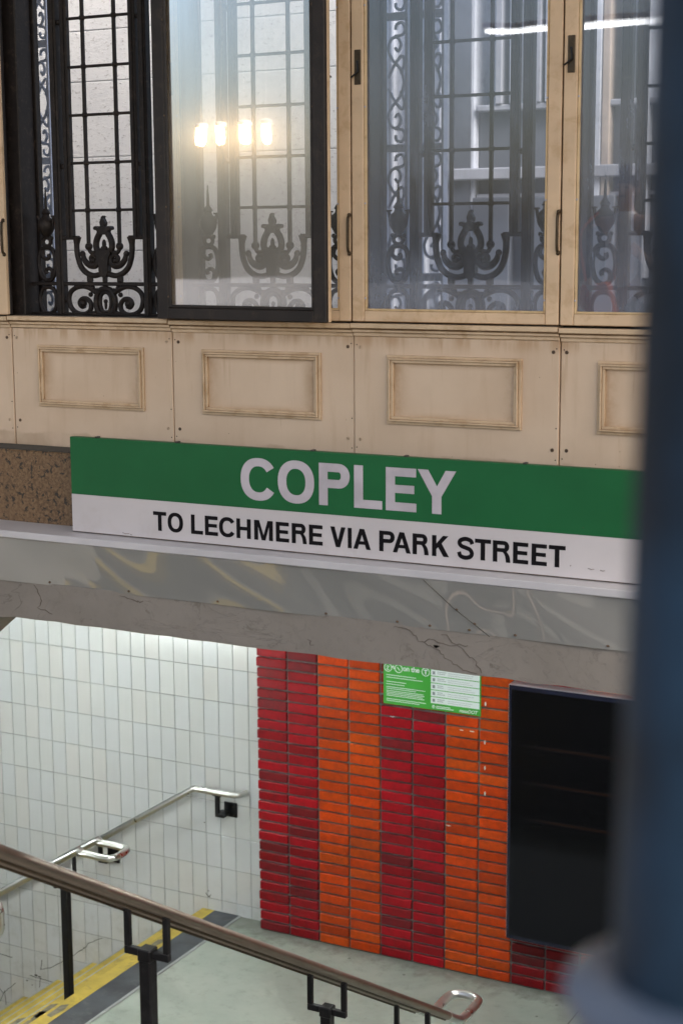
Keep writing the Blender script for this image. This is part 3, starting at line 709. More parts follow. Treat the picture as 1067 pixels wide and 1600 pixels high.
def limestone_wall():
    Y = 6.6; zs = [-1.02, -.42, -.023, .429, .789, 1.029, 1.42, 1.8, 2.2]
    t = thing('limestone_wall', 'pale pitted limestone block wall outside behind the left windows', 'wall', (-4.3, Y, -1.02))
    m = MB(); m.box(-5.16, -3.36, Y+.006, Y+.10, -1.02, 2.2); m.build('core', 'limestone', t)
    m = MB()
    for k in range(len(zs)-1):
        xs = [-5.165]+sorted(random.uniform(-4.9, -3.7) for _ in range(1 if k % 2 else 1))+[-3.355]
        for a, b in zip(xs, xs[1:]): m.box(a+.002, b-.002, Y, Y+.02, zs[k]+.0025, zs[k+1]-.0025, .002)
    m.build('blocks', 'limestone', t)
limestone_wall()
def shade_wall():
    t = thing('blue_shaded_pier', 'dark blue shaded pier outside at the far left of the open window', 'pier', (-5.8, 6.5, -1.02))
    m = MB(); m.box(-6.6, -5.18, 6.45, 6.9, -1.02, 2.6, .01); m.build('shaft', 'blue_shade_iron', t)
    m = MB()
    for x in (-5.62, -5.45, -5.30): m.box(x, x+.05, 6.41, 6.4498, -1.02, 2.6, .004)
    m.build('fluting', 'skylit_iron', t)
shade_wall()
def far_building():
    Y = 9.0
    t = thing('blue_stone_building', 'bluish stone building with fluted piers seen through the right windows', 'building', (-3.2, Y, -1.02))
    X = lambda p: ray(p, 200).x/ray(p, 200).y*Y
    m = MB(); m.box(X(566), X(742), Y, Y+.5, -1.02, 3.2, .01)
    m.build('wide_pier', 'far_stone', t)
    m = MB()
    for a, b in ((600, 607), (616, 622), (640, 646), (664, 672), (690, 700)): m.box(X(a), X(b), Y-.05, Y-.0005, -1.02, 3.2, .006)
    m.build('flutes', 'far_stone', t)
    m = MB(); m.box(X(703), X(736), Y-.012, Y-.002, -1.02, 3.2); m.build('recess', 'far_dark', t)
    m = MB(); m.box(X(743), X(1100), Y+.05, Y+.45, -1.02, .79); m.build('parapet', 'far_dark', t)
    m = MB(); m.box(X(708), X(1100), Y-.06, Y+.049, .372, .439, .006); m.box(X(745), X(1100), Y-.02, Y+.049, .765, .80, .006); m.box(X(745), X(1100), Y, Y+.049, .27, .29); m.build('ledge', 'far_ledge', t)
    for a, b, mt in ((775, 786, 'far_ledge'), (797, 806, 'far_stone'), (838, 846, 'far_ledge'), (852, 862, 'far_stone'), (872, 897, 'far_dark'), (925, 940, 'far_stone'), (941, 954, 'far_tan'), (975, 990, 'far_dark'), (1000, 1015, 'far_stone')):
        m = MB(); m.box(X(a), X(b), Y-.03, Y+.3, .80 if a < 900 else -.2, 3.2, .006); m.build('window_post', mt, t)
    for a, b in ((742, 800), (820, 862), (925, 965), (985, 1010)):
        m = MB(); m.box(X(a), X(b), Y-.035, Y+.04, -1.02, .27, .006); m.build('lower_pier', 'far_dark', t)
far_building()
def bright_backdrop():  # bright backdrop added to whiten the gaps between the posts
    t = thing('bright_backdrop', 'pale backdrop added to brighten the sky gaps between the posts of the third window', 'building', (-9.5, 24, -1.02))
    m = MB(); m.box(-16, -5, 24, 26, -1.02, 14); m.build('wall', 'limestone', t)
    for k in range(9):
        for j in range(4):
            x = -15.4+k*1.15; m = MB(); m.box(x, x+.5, 23.93, 23.999, 3.4+j*2.6, 4.9+j*2.6, .01); m.build('window', 'far_ledge', t)
bright_backdrop()

# ------------------------------------------------------------------ lower landing
def white_wall():
    Y = 7.85; t = thing('white_tile_wall', 'white vertical tile wall behind the wall-mounted steel handrail, cracked near the steps', 'wall', (-6.6, Y, -6.1))
    m = MB(); m.box(-9.4, -4.55, Y+.0022, Y+.2, -6.1, -1.305); m.build('grout', 'grout', t)
    m = MB(); px, pz = .1035, .2074
    x = -6.412-29*px; n = 0
    while x < -4.60:
        z = -2.667-17*pz
        while z < -1.31:
            r_ = random.random(); v = random.uniform(.98, 1.015)
            c = (.575, .585, .58) if r_ < .5 else ((.57, .585, .595) if r_ < .85 else (.585, .582, .57))
            x1 = min(x+px-.0013, -4.56); z1 = min(z+pz-.0016, -1.31); dy = random.uniform(-.0005, .0005)
            if z1 > z+.01: m.box(x+.0017, x1-.0005, Y-.003+dy, Y+.002, z+.0021, z1-.0005, .0010, tuple(q*v for q in c))
            z += pz
        x += px
    m.build('tiles', 'tile_glaze', t)
    m = MB()
    for pts in (((0, 1545), (6, 1552), (16, 1543), (25, 1536)), ((0, 1566), (8, 1548), (10, 1570)), ((64, 1515), (83, 1511), (103, 1500), (128, 1484)), ((64, 1525), (62, 1543)), ((64, 1515), (66, 1500)), ((122, 1488), (133, 1481), (140, 1473)), ((140, 1473), (161, 1466)), ((322, 1395), (326, 1401), (330, 1398)), ((48, 1524), (66, 1530), (84, 1535)), ((0, 1490), (20, 1496))):
        q = []
        for k in range(len(pts)-1):
            for s in range(4):
                u = s/4; a = at(pts[k][0]*(1-u)+pts[k+1][0]*u, pts[k][1]*(1-u)+pts[k+1][1]*u, Y-.004); q.append((a.x+random.uniform(-.003, .003), a.y, a.z+random.uniform(-.003, .003)))
        a = at(*pts[-1], Y-.004); q.append(tuple(a)); m = MB(); m.tube(q, .0020, 5); m.build('crack', 'crack_dark', t)
    for p, r_ in (((57, 1524), .010), ((62, 1526), .007), ((43, 1532), .006), ((51, 1539), .004), ((326, 1392), .004), ((327, 1401), .005), ((132, 1481), .005), ((28, 985), .0), ((320, 1285), .004)):
        a = at(*p, Y-.003)
        if r_: m = MB(); m.ball(tuple(a), r_, 7, (1.5, .2, .8)); m.build('chip', 'crack_dark', t)
    m = MB(); a = random.random()
white_wall()
def brick_wall():
    Y = 7.75; t = thing('red_brick_wall', 'glazed brick wall striped in dark red and orange pairs of stacked columns', 'wall', (-3.0, Y, ZF))
    m = MB(); m.box(-4.628, 1.0, Y+.007, Y+.099, ZF, -1.305); m.build('mortar', 'mortar', t)
    m = MB(); px, pz = .1972, .0614; nb = 28
    for c in range(nb):
        for r_ in range(44):
            x = -4.634+c*px; z = ZF+.002+r_*pz
            kind = (c//2) % 2
            v = random.uniform(.80, 1.12)
            if kind == 0:
                col = random.choice([(.34, .006, .013), (.27, .007, .012), (.38, .005, .013), (.19, .012, .017), (.32, .005, .012)])
            else: col = random.choice([(.56, .062, .005), (.52, .050, .005), (.60, .058, .004), (.47, .050, .006), (.55, .070, .006)])
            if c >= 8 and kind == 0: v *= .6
            j = random.uniform(-.0012, .0012); ml = .0060 if c else random.uniform(-.004, .002)
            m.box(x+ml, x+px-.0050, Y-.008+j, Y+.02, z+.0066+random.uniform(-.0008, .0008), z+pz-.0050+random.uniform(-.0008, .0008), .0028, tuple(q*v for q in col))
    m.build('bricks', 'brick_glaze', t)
    m = MB()
    for p in ((613, 1120), (721, 1141), (737, 1143), (758, 1100), (757, 1160), (757, 1200), (757, 1240), (700, 1290)):
        a = at(*p, Y-.0100); m.prism([(a.x+random.uniform(.008, .02)*math.cos(k*1.26), a.z+random.uniform(.002, .004)*(3 if p[0] > 750 else 1)*math.sin(k*1.26)) if p[0] < 750 else (a.x+.005*math.cos(k*1.26), a.z+.013*math.sin(k*1.26)) for k in range(5)], Y-.0104, Y-.006)
    m.build('paint_chip', 'poster_white', t)
brick_wall()
def poster():
    t = thing('travel_poster', 'green and white information poster taped to the brick wall under the beam', 'poster', (-3.53, 7.74, -2.50))
    x0, x1, z0, z1 = -3.821, -3.241, -2.498, -2.05; Yf = 7.738; xm = -3.5345
    m = MB(); m.box(x0, x1, Yf, Yf+.004, z0, z1); m.build('sheet', 'poster_green', t)
    m = MB(); rows = [(-2.462+.0385*k) for k in range(10)]
    for z in rows: m.box(xm, x1-.008, Yf-.0006, Yf+.001, z+.002, z+.036)
    m.build('white_rows', 'poster_white', t)
    m = MB(); rnd = random.Random(3)
    for z in rows:
        m.box(xm+.010, xm+.025, Yf-.0012, Yf-.0003, z+.010, z+.027)
        for k in range(2): m.box(xm+.038, xm+.038+rnd.uniform(.03, .055), Yf-.0012, Yf-.0003, z+.014+k*.010, z+.017+k*.010)
        for k in range(2): m.box(xm+.10, xm+.10+rnd.uniform(.12, .16), Yf-.0011, Yf-.0003, z+.012+k*.011, z+.0135+k*.011)
    m.build('row_text', 'poster_grey', t)
    m = MB()
    for z, l in ((-2.335, .18), (-2.348, .22), (-2.372, .12), (-2.386, .11), (-2.402, .235), (-2.412, .18), (-2.424, .225), (-2.433, .23), (-2.442, .22), (-2.451, .23), (-2.470, .24), (-2.480, .20)):
        m.box(x0+.018, x0+.018+l, Yf-.0009, Yf-.0003, z, z+.0035)
    def ringp(cx, cz, r_, w=.0045):
        m.tube([(cx+r_*math.cos(a*math.pi/12), Yf-.0005, cz+r_*math.sin(a*math.pi/12)) for a in range(24)], w/2, 5, True)
    for cx in (x0+.028, x0+.092, x0+.255): ringp(cx, -2.292, .022)
    m.box(x0+.252, x0+.258, Yf-.0009, Yf-.0003, -2.305, -2.281); m.box(x0+.245, x0+.265, Yf-.0012, Yf-.0003, -2.284, -2.279)
    m.tube(catmull([(x0+.018, Yf-.0006, -2.286), (x0+.034, Yf-.0006, -2.284), (x0+.020, Yf-.0006, -2.302), (x0+.036, Yf-.0006, -2.303)], 3), .002, 5)
    m.tube(catmull([(x0+.052, Yf-.0006, -2.290), (x0+.060, Yf-.0006, -2.280), (x0+.064, Yf-.0006, -2.296), (x0+.074, Yf-.0006, -2.288)], 3), .003, 5)
    m.tube([(x0+.084, Yf-.0006, -2.284), (x0+.100, Yf-.0006, -2.302)], .0022, 5)
    ringp(xm+.016, -2.479, .008, .002); m.box(xm+.0145, xm+.0175, Yf-.0009, Yf-.0003, -2.486, -2.473); m.box(xm+.010, xm+.022, Yf-.0013, Yf-.0003, -2.4755, -2.4725)
    m.box(xm+.032, xm+.115, Yf-.0009, Yf-.0003, -2.477, -2.473); m.box(xm+.032, xm+.135, Yf-.0009, Yf-.0003, -2.486, -2.482)
    m.build('white_print', 'poster_white', t)
    for txt, x, z, s, sh in (('on the', x0+.118, -2.300, .040, 0), ('massDOT', xm+.168, -2.489, .026, .3)):
        cu = bpy.data.curves.new('text', 'FONT'); cu.body = txt; cu.size = s; cu.shear = sh; cu.offset = s*.022; cu.space_character = .95
        o = bpy.data.objects.new('tmp', cu); scene.collection.objects.link(o); bpy.context.view_layer.update()
        me = bpy.data.meshes.new_from_object(o.evaluated_get(bpy.context.evaluated_depsgraph_get())); bpy.data.objects.remove(o)
        me.name = 'lettering'; me.materials.clear(); me.materials.append(M['poster_white'])
        for v in me.vertices: a = v.co.copy(); v.co = Vector((x+a.x, Yf-.0012, z+a.y))-worg(t)
        ob = bpy.data.objects.new('lettering', me); scene.collection.objects.link(ob); ob.parent = t
poster()
def display():
    t = thing('display_screen', 'tall black display screen mounted on the brick wall by the blue post', 'screen', (-2.66, 7.70, -3.693))
    x0, x1, z0, z1 = -3.059, -2.26, -3.693, -2.277
    m = MB(); m.box(x0, x1, 7.672, 7.745, z0, z1, .006); m.build('housing', 'bezel_edge', t)
    m = MB(); m.box(x0+.005, x1-.005, 7.668, 7.673, z0+.005, z1-.005, .002); m.build('bezel', 'screen_bezel', t)
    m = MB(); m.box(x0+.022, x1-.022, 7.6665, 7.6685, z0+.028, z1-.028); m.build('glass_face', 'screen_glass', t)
display()
# descending stairs to the left
XN = -5.10
def lower_stairs():
    t = thing('descending_staircase', 'steps with yellow painted nosings going down left along the white tile wall', 'stairs', (-6.2, 6.6, -5.6))
    y0, y1 = 5.45, 7.846
    m = MB(); m.box(-5.10, -5.018, y0, y1, ZF+.0005, ZF+.005); m.box(-5.104, -5.1005, y0, y1, ZF-.06, ZF+.004); m.build('nosing_strip', 'yellow_paint', t)
    m = MB(); m.box(-5.016, -4.845, y0, y1, ZF+.0005, ZF+.0052); m.build('grip_strip', 'dark_strip', t)
    m = MB(); m.box(-4.843, -4.828, y0, y1, ZF+.0005, ZF+.0060); m.build('strip_edge', 'strip_edge', t)
    for k in range(1, 9):
        xa = XN-.283*k; z = ZF-.178*k
        m = MB(); m.box(xa, xa+.283, y0, y1, z-.25, z, .003); s = m.build('step', 'tread_concrete', t)
        m = MB(); m.box(xa+.001, xa+.10, y0, y1-.001, z+.0008, z+.005); m.box(xa-.004, xa+.0005, y0, y1-.001, z-.06, z+.0045); m.build('nosing_strip', 'yellow_paint', s)
        m = MB(); m.box(xa-.0045, xa+.004, y0, y1-.001, z+.0052, z+.0062); m.build('edge_highlight', 'strip_edge', s)  # highlight along the nosing edge, put in as a thin pale strip
        m = MB(); m.box(xa+.102, xa+.27, y0, y1-.001, z+.0008, z+.004); m.build('grip_strip', 'dark_strip', s)
    m = MB(); rnd = random.Random(5)
    for _ in range(14):
        k = rnd.choice([0, 1, 1, 2, 2]); xa = XN-.283*k; z = ZF-.178*k; y = rnd.uniform(6.0, 7.4); x = xa+rnd.uniform(.01, .06); l = rnd.uniform(.05, .16)
        m = MB(); m.add([(x, y, z+.0058), (x+.035, y-.01, z+.0058), (x+.045, y+l*.6, z+.0058), (x+.03, y+l, z+.0058), (x-.002, y+l*.8, z+.0058)], [(0, 1, 2, 3, 4)]); m.build('worn_patch', 'worn_mark', t)
lower_stairs()
def floor_joint():
    m = MB(); a = Vector((-2.62, 7.74, ZF+.001)); b = Vector((-2.62, 4.7, ZF+.001)); m.box(-2.622, -2.617, 4.7, 7.745, ZF+.0002, ZF+.0012)
    j = m.build('floor_joint', 'crack_dark'); j.parent = [o for o in scene.objects if o.name == 'landing_floor'][0]; j.matrix_parent_inverse = Matrix.Translation(-j.parent.location)
floor_joint()
def stair_walls():
    m = MB(); m.box(-9.4, -5.02, 5.30, 5.44, -6.1, -1.305); tag(m.build('stair_side_wall', 'plaster'), 'plain plaster side wall enclosing the descending stairs on the near side', 'wall')
    m = MB(); m.box(-5.18, -5.0, 1.24, 4.72, -4.3, -1.223); tag(m.build('stairwell_wall', 'plaster'), 'plaster retaining wall at the left side of the entrance stairwell', 'wall')
    m = MB(); m.box(-.30, -.15, 1.24, 4.72, -4.3, -1.86); tag(m.build('stairwell_wall', 'plaster'), 'plaster retaining wall at the right side of the entrance stairwell', 'wall')
stair_walls()
def entrance_stairs():
    t = thing('entrance_staircase', 'steps with yellow nosings coming down to the landing below the brown handrail', 'stairs', (-2.6, 3.3, ZF))
    rz = (ZF+1.22)/-14
    for k in range(1, 14):
        y1 = 5.30-.29*(k-1); z = ZF+rz*k
        m = MB(); m.box(-4.998, -.302, y1-.29-.02, y1, z-rz-.05, z, .003); s = m.build('step', 'tread_concrete', t)
        m = MB(); m.box(-4.996, -3.80, y1-.10, y1-.001, z+.001, z+.005); m.box(-4.996, -3.80, y1+.0005, y1+.004, z-.06, z+.004); m.build('nosing_strip', 'yellow_paint', s)  # unseen nosings kept to the left, shaped for the fascia's yellow reflection
entrance_stairs()

# ------------------------------------------------------------------ handrails
def bracket(t, xc, yc, zr, dx, dy, zbase, drop=.115, arm=.085, s=.0088, post=.0185):
    """twin arms under two tubes at +-dx/2 (or dy/2), a cross bar and a square post"""
    hx, hy = dx/2, dy/2; zt = zr-.016
    for q in (-1, 1):
        m = MB(); x, y = xc+q*hx, yc+q*hy
        m.box(x-s, x+s, y-s, y+s, zt-arm-.02, zt+.004, .002); m.box(x-s*(1 if dx else 2.6), x+s*(1 if dx else 2.6), y-s*(2.6 if dx else 1), y+s*(2.6 if dx else 1), zt+.0045, zt+.009); m.build('bracket_arm', 'black_iron', t)
    m = MB(); m.box(xc-hx-s*1.02, xc+hx+s*1.02, yc-hy-s*1.02, yc+hy+s*1.02, zt-arm-.042, zt-arm-.02, .002)
    m.box(xc-post*1.15, xc+post*1.15, yc-post*1.15, yc+post*1.15, zt-arm-.050, zt-arm-.014, .003); m.build('cross_bar', 'black_iron', t)
    m = MB(); m.box(xc-post, xc+post, yc-post, yc+post, zbase, zt-arm-.046, .003); m.build('post', 'black_iron', t)
def near_rail():
    t = thing('stair_handrail', 'brown twin-tube handrail on black posts running down to a bright steel loop end', 'handrail', (-2.43, 4.2, ZF))
    k = 1.0125; Y0, Z0 = 2.823*k, -1.427*k+.017; Y1, Z1 = 5.400*k, -2.980*k+.006; sl = (Z1-Z0)/(Y1-Y0); Zr = lambda y: Z0+sl*(y-Y0)
    r_ = .0165; xa, xb = -2.366, -2.494
    for x in (xa, xb):
        m = MB(); m.tube([(x, 1.35, Zr(1.35)), (x, 3.0, Zr(3.0)), (x, Y1-.10, Zr(Y1-.10))], r_, 20, cap=True); m.build('rail_tube', 'bronze_rail', t, smooth=True)
        m = MB(); m.box(x-.007, x+.007, 0, 0, 0, 0) if False else None
        m.tube([(x, 1.4, Zr(1.4)-r_), (x, Y1-.14, Zr(Y1-.14)-r_)], .0035, 6, sq=2.4); m.build('underside_strip', 'brass_dark', t)
    m = MB(); ze = Z1-.004; L = Y1+.215
    c = .045; core = [(xb, Y1-.12, Zr(Y1-.12)), (xb, Y1-.03, Zr(Y1-.03)-.002), (xb, Y1+.03, ze), (xb, L-c, ze), (xb+.016, L-.012, ze), (xb+c, L, ze), (xa-c, L, ze), (xa-.016, L-.012, ze), (xa, L-c, ze), (xa, Y1+.03, ze), (xa, Y1-.03, Zr(Y1-.03)-.002), (xa, Y1-.12, Zr(Y1-.12))]
    m.tube(catmull(core, 5), .0178, 16); m.build('loop_end', 'steel', t, smooth=True)
    for yc in (2.2, 3.455, 4.49, 5.16):
        zb = ZF+max(0, math.floor((5.30-yc)/.29)+1)*.1977-.01 if yc < 5.3 else ZF
        bracket(t, -2.43, yc, Zr(yc), xa-xb, 0, max(ZF, zb))
near_rail()
def centre_rail():
    t = thing('stair_handrail', 'steel double handrail with flat loop end on a black post, middle of the descending stairs', 'handrail', (-5.4, 6.7, ZF-.3))
    ze = -3.2; ya, yb = 6.615, 6.785; xe = -4.868; xs = -5.11; sl = .63
    def dn(x, y): return (x, y, ze-(xs-x)*sl)
    c = .05
    core = [dn(-7.4, ya), dn(-6.2, ya), dn(xs-.06, ya), (xs+.04, ya, ze), (xe-c, ya, ze), (xe-.015, ya+.015, ze), (xe, ya+c, ze), (xe, yb-c, ze), (xe-.015, yb-.015, ze), (xe-c, yb, ze), (xs+.04, yb, ze), dn(xs-.06, yb), dn(-6.2, yb), dn(-7.4, yb)]
    m = MB(); m.tube(catmull(core, 6), .0195, 14); m.build('rail_tube', 'steel', t, smooth=True)
    for xc in (-5.245, -6.5):
        k = math.floor((XN-xc)/.283)+1; zr = ze-(xs-xc)*sl; bracket(t, xc, 6.70, zr, 0, yb-ya, ZF-.178*k, s=.009, post=.021)
centre_rail()
def near_loop_rail():
    t = thing('stair_handrail', 'end of a steel handrail just showing at the left edge above the brown rail', 'handrail', (-5.2, 5.7, ZF))
    a = at(4, 1412, 5.75); b = at(6, 1462, 5.75)
    x = at(1, 1440, 5.75).x; m = MB()
    m.tube(catmull([(x-1.6, 5.75, a.z-.9), (x-.9, 5.75, a.z-.45), (x-.24, 5.75, a.z-.02), (x-.16, 5.75, a.z), (x-.03, 5.75, a.z), (x, 5.75, a.z-.03), (x+.002, 5.75, (a.z+b.z)/2), (x, 5.75, b.z+.03), (x-.03, 5.75, b.z), (x-.12, 5.75, b.z)], 6), .019, 14)
    m.build('rail_tube', 'steel', t, smooth=True)
    m = MB(); m.box(x-.55, x-.51, 5.73, 5.77, ZF-.36, a.z-.22, .002); m.build('post', 'black_iron', t)
near_loop_rail()
def wall_rail():
    t = thing('wall_handrail', 'single steel handrail fixed to the white tile wall, climbing to the landing', 'handrail', (-5.6, 7.80, -4.0))
    Y = 7.77; P = [(-7.2, Y, -4.52), (-6.4, Y, -4.018), (-5.8, Y, -3.640), (-5.16, Y, -3.238), (-5.09, Y, -3.203), (-5.0, Y, -3.2), (-4.90, Y, -3.2), (-4.83, Y+.003, -3.2), (-4.795, Y+.02, -3.2), (-4.775, Y+.075, -3.2)]
    m = MB(); m.tube(catmull(P, 6), .0190, 14); m.build('rail_tube', 'steel', t, smooth=True)
    for x, z in ((-4.935, -3.2), (-5.80, -3.640)):
        m = MB(); m.box(x+.004, x+.092, 7.836, 7.846, z-.165, z-.075, .002); p = m.build('wall_plate', 'black_iron', t)
        m = MB(); m.box(x-.012, x+.012, Y-.012, Y+.012, z-.15, z-.016, .003); m.box(x-.012, x+.05, Y-.010, 7.8362, z-.150, z-.125, .003); m.box(x-.03, x+.03, Y-.01, Y+.01, z-.022, z-.017); m.build('bracket_arm', 'black_iron', p)
        for q in ((x+.075, z-.150), (x+.060, z-.10)):
            m = MB(); m.ball((q[0], 7.835, q[1]), .005, 7); m.build('bolt', 'brass_dark', p, smooth=True)
wall_rail()

# ------------------------------------------------------------------ blurred blue post by the camera
def blue_post():
    c = ray(1150, 800); k = .62/math.hypot(c.x, c.y); cx, cy = c.x*k, c.y*k
    t = thing('iron_post', 'dark blue painted iron post with ringed collar, out of focus at the right', 'post', (cx, cy, -1.22))
    m = MB(); m.lathe([(.0430, -.288), (.0418, -.24), (.0395, -.14), (.0375, -.02), (.0365, .1), (.036, .9)], (cx, cy, 0), 48); m.build('shaft', 'post_blue', t, smooth=True)
    m = MB(); m.lathe([(.040, -.3035), (.054, -.303), (.0605, -.301), (.0625, -.2975), (.0615, -.293), (.057, -.290), (.050, -.2885), (.0435, -.286)], (cx, cy, 0), 48); m.build('collar', 'collar_sheen_blue', t, smooth=True)
    m = MB(); m.lathe([(.075, -1.22), (.075, -1.17), (.06, -1.14), (.05, -.40), (.056, -.330), (.055, -.304)], (cx, cy, 0), 48); m.build('pedestal', 'post_blue', t, smooth=True)
blue_post()

# ------------------------------------------------------------------ lamps
def tube_fixture(x0, x1, y, z, mat, label, group=None, name='fluorescent_light'):
    t = thing(name, label, 'light', ((x0+x1)/2, y, z), group)
    m = MB(); m.box(x0, x1, y-.06, y+.06, z+.02, z+.06, .004); m.build('housing', 'tube_white', t)
    for q in (-.028, .028):
        m = MB(); m.cyl((x0+.02, y+q, z), (x1-.02, y+q, z), .013, 12); m.build('lamp_tube', mat, t, smooth=True)
for k, (xa, ya) in enumerate(((-6.6, 6.9), (-4.6, 6.2), (-2.6, 6.2), (-.8, 6.2))):
    tube_fixture(xa, xa+1.2, ya, -1.37, 'tube_light', ['fluorescent fitting on the ceiling over the descending stairs', 'fluorescent fitting on the ceiling over the left of the landing', 'fluorescent fitting on the ceiling in front of the brick wall', 'fluorescent fitting on the ceiling at the far right of the landing'][k], 'ceiling lights over the landing')
def fill_fitting():  # unseen tube added to brighten the lower left tiles
    t = thing('fluorescent_light', 'added fluorescent fill fitting, unseen on the near side wall of the descending stairs', 'light', (-6.6, 5.46, -2.9))
    m = MB(); m.box(-7.3, -5.9, 5.441, 5.49, -2.96, -2.84, .004); m.build('housing', 'tube_white', t)
    m = MB(); m.cyl((-7.28, 5.52, -2.9), (-5.92, 5.52, -2.9), .028, 12); m.build('lamp_tube', 'tube_light', t, smooth=True)
fill_fitting()
def beam():
    t = thing('lamp_beam', 'steel beam on two posts behind the viewer carrying the lamps', 'beam', (-5.5, -1, -1.22))
    m = MB(); m.box(-9.6, -1.2, -1.05, -.95, 2.40, 2.50, .005); m.build('beam', 'iron', t)
    for x in (-9.5, -1.3):
        m = MB(); m.box(x-.04, x+.04, -1.04, -.96, -1.22, 2.40, .005); m.build('post', 'iron', t)
beam()
tube_fixture(-4.62, -2.2, -1.0, 1.48, 'interior_tube', 'long bright fluorescent tube under the beam, mirrored in the right windows')
for x in (-4.4, -2.4):
    m = MB(); m.cyl((x, -1, 1.541), (x, -1, 2.40), .001, 5); m.build('hanger', 'iron', [o for o in scene.objects if o.name.startswith('fluorescent_light')][-1])
def jar_lamp(x, z, label):
    t = thing('caged_lamp', label, 'lamp', (x, -1.0, z), 'caged lamps on the beam')
    m = MB(); m.lathe([(.018, -.080), (.032, -.068), (.037, -.03), (.037, .050), (.030, .062)], (x, -1, z), 16); m.build('globe', 'jar_light', t, smooth=True)
    m = MB(); m.lathe([(.038, .0705), (.055, .072), (.055, .10), (.02, .115)], (x, -1, z), 16); m.cyl((x, -1, z+.11), (x, -1, 2.40), .001, 5); m.build('fitting', 'tube_white', t)
    m = MB()
    for k in range(6):
        a = k*math.pi/3+.2; c, s = math.cos(a), math.sin(a)
        m.tube(catmull([(x+.052*c, -1+.052*s, z+.08), (x+.054*c, -1+.054*s, z), (x+.048*c, -1+.048*s, z-.075), (x, -1, z-.105)], 4), .0022, 5)
    for zz in (-.04, .0, .04): m.tube([(x+.053*math.cos(k*math.pi/10), -1+.053*math.sin(k*math.pi/10), z+zz) for k in range(20)], .0022, 5, True)
    m.build('cage', 'iron', t)
for x, lb in zip((-8.765, -8.523, -8.279, -8.047), ('leftmost caged lamp mirrored in the dusty sash', 'second caged lamp from the left mirrored in the dusty sash', 'third caged lamp from the left mirrored in the dusty sash', 'rightmost caged lamp mirrored in the dusty sash')): jar_lamp(x, .90, lb)
# ------------------------------------------------------------------ the person mirrored in the right window
simple('skin', (.52, .32, .24), .5, 0, .08, 12); simple('hair_brown', (.05, .03, .02), .6); simple('shirt_white', (.80, .80, .82), .7)
simple('jacket_dark', (.02, .02, .025), .8); simple('bag_orange', (.72, .14, .05), .6); simple('trousers_grey', (.06, .06, .07), .8)
def skin_mesh(name, nodes, edges, mat, parent, root=0, sub=2):
    o0 = worg(parent); me = bpy.data.meshes.new(name); me.from_pydata([Vector(p)-o0 for p, r_ in nodes], edges, [])
    ob = bpy.data.objects.new(name, me); scene.collection.objects.link(ob); ob.parent = parent; ORG[ob.name] = o0
    md = ob.modifiers.new('skin', 'SKIN'); md.use_smooth_shade = True
    if not me.skin_vertices: me.skin_vertices.new() if hasattr(me.skin_vertices, 'new') else None
    if me.skin_vertices:
        sv = me.skin_vertices[0].data
        for i, (p, r_) in enumerate(nodes):
            sv[i].radius = r_ if isinstance(r_, tuple) else (r_, r_); sv[i].use_root = (i == root)
    md2 = ob.modifiers.new('sub', 'SUBSURF'); md2.levels = sub; md2.render_levels = sub
    me.materials.append(M[mat])
    # bake to a plain mesh
    bpy.context.view_layer.update(); dg = bpy.context.evaluated_depsgraph_get()
    m2 = bpy.data.meshes.new_from_object(ob.evaluated_get(dg)); ob.modifiers.clear(); ob.data = m2; m2.name = name
    m2.materials.clear(); m2.materials.append(M[mat]); m2.polygons.foreach_set('use_smooth', [True]*len(m2.polygons)); return ob
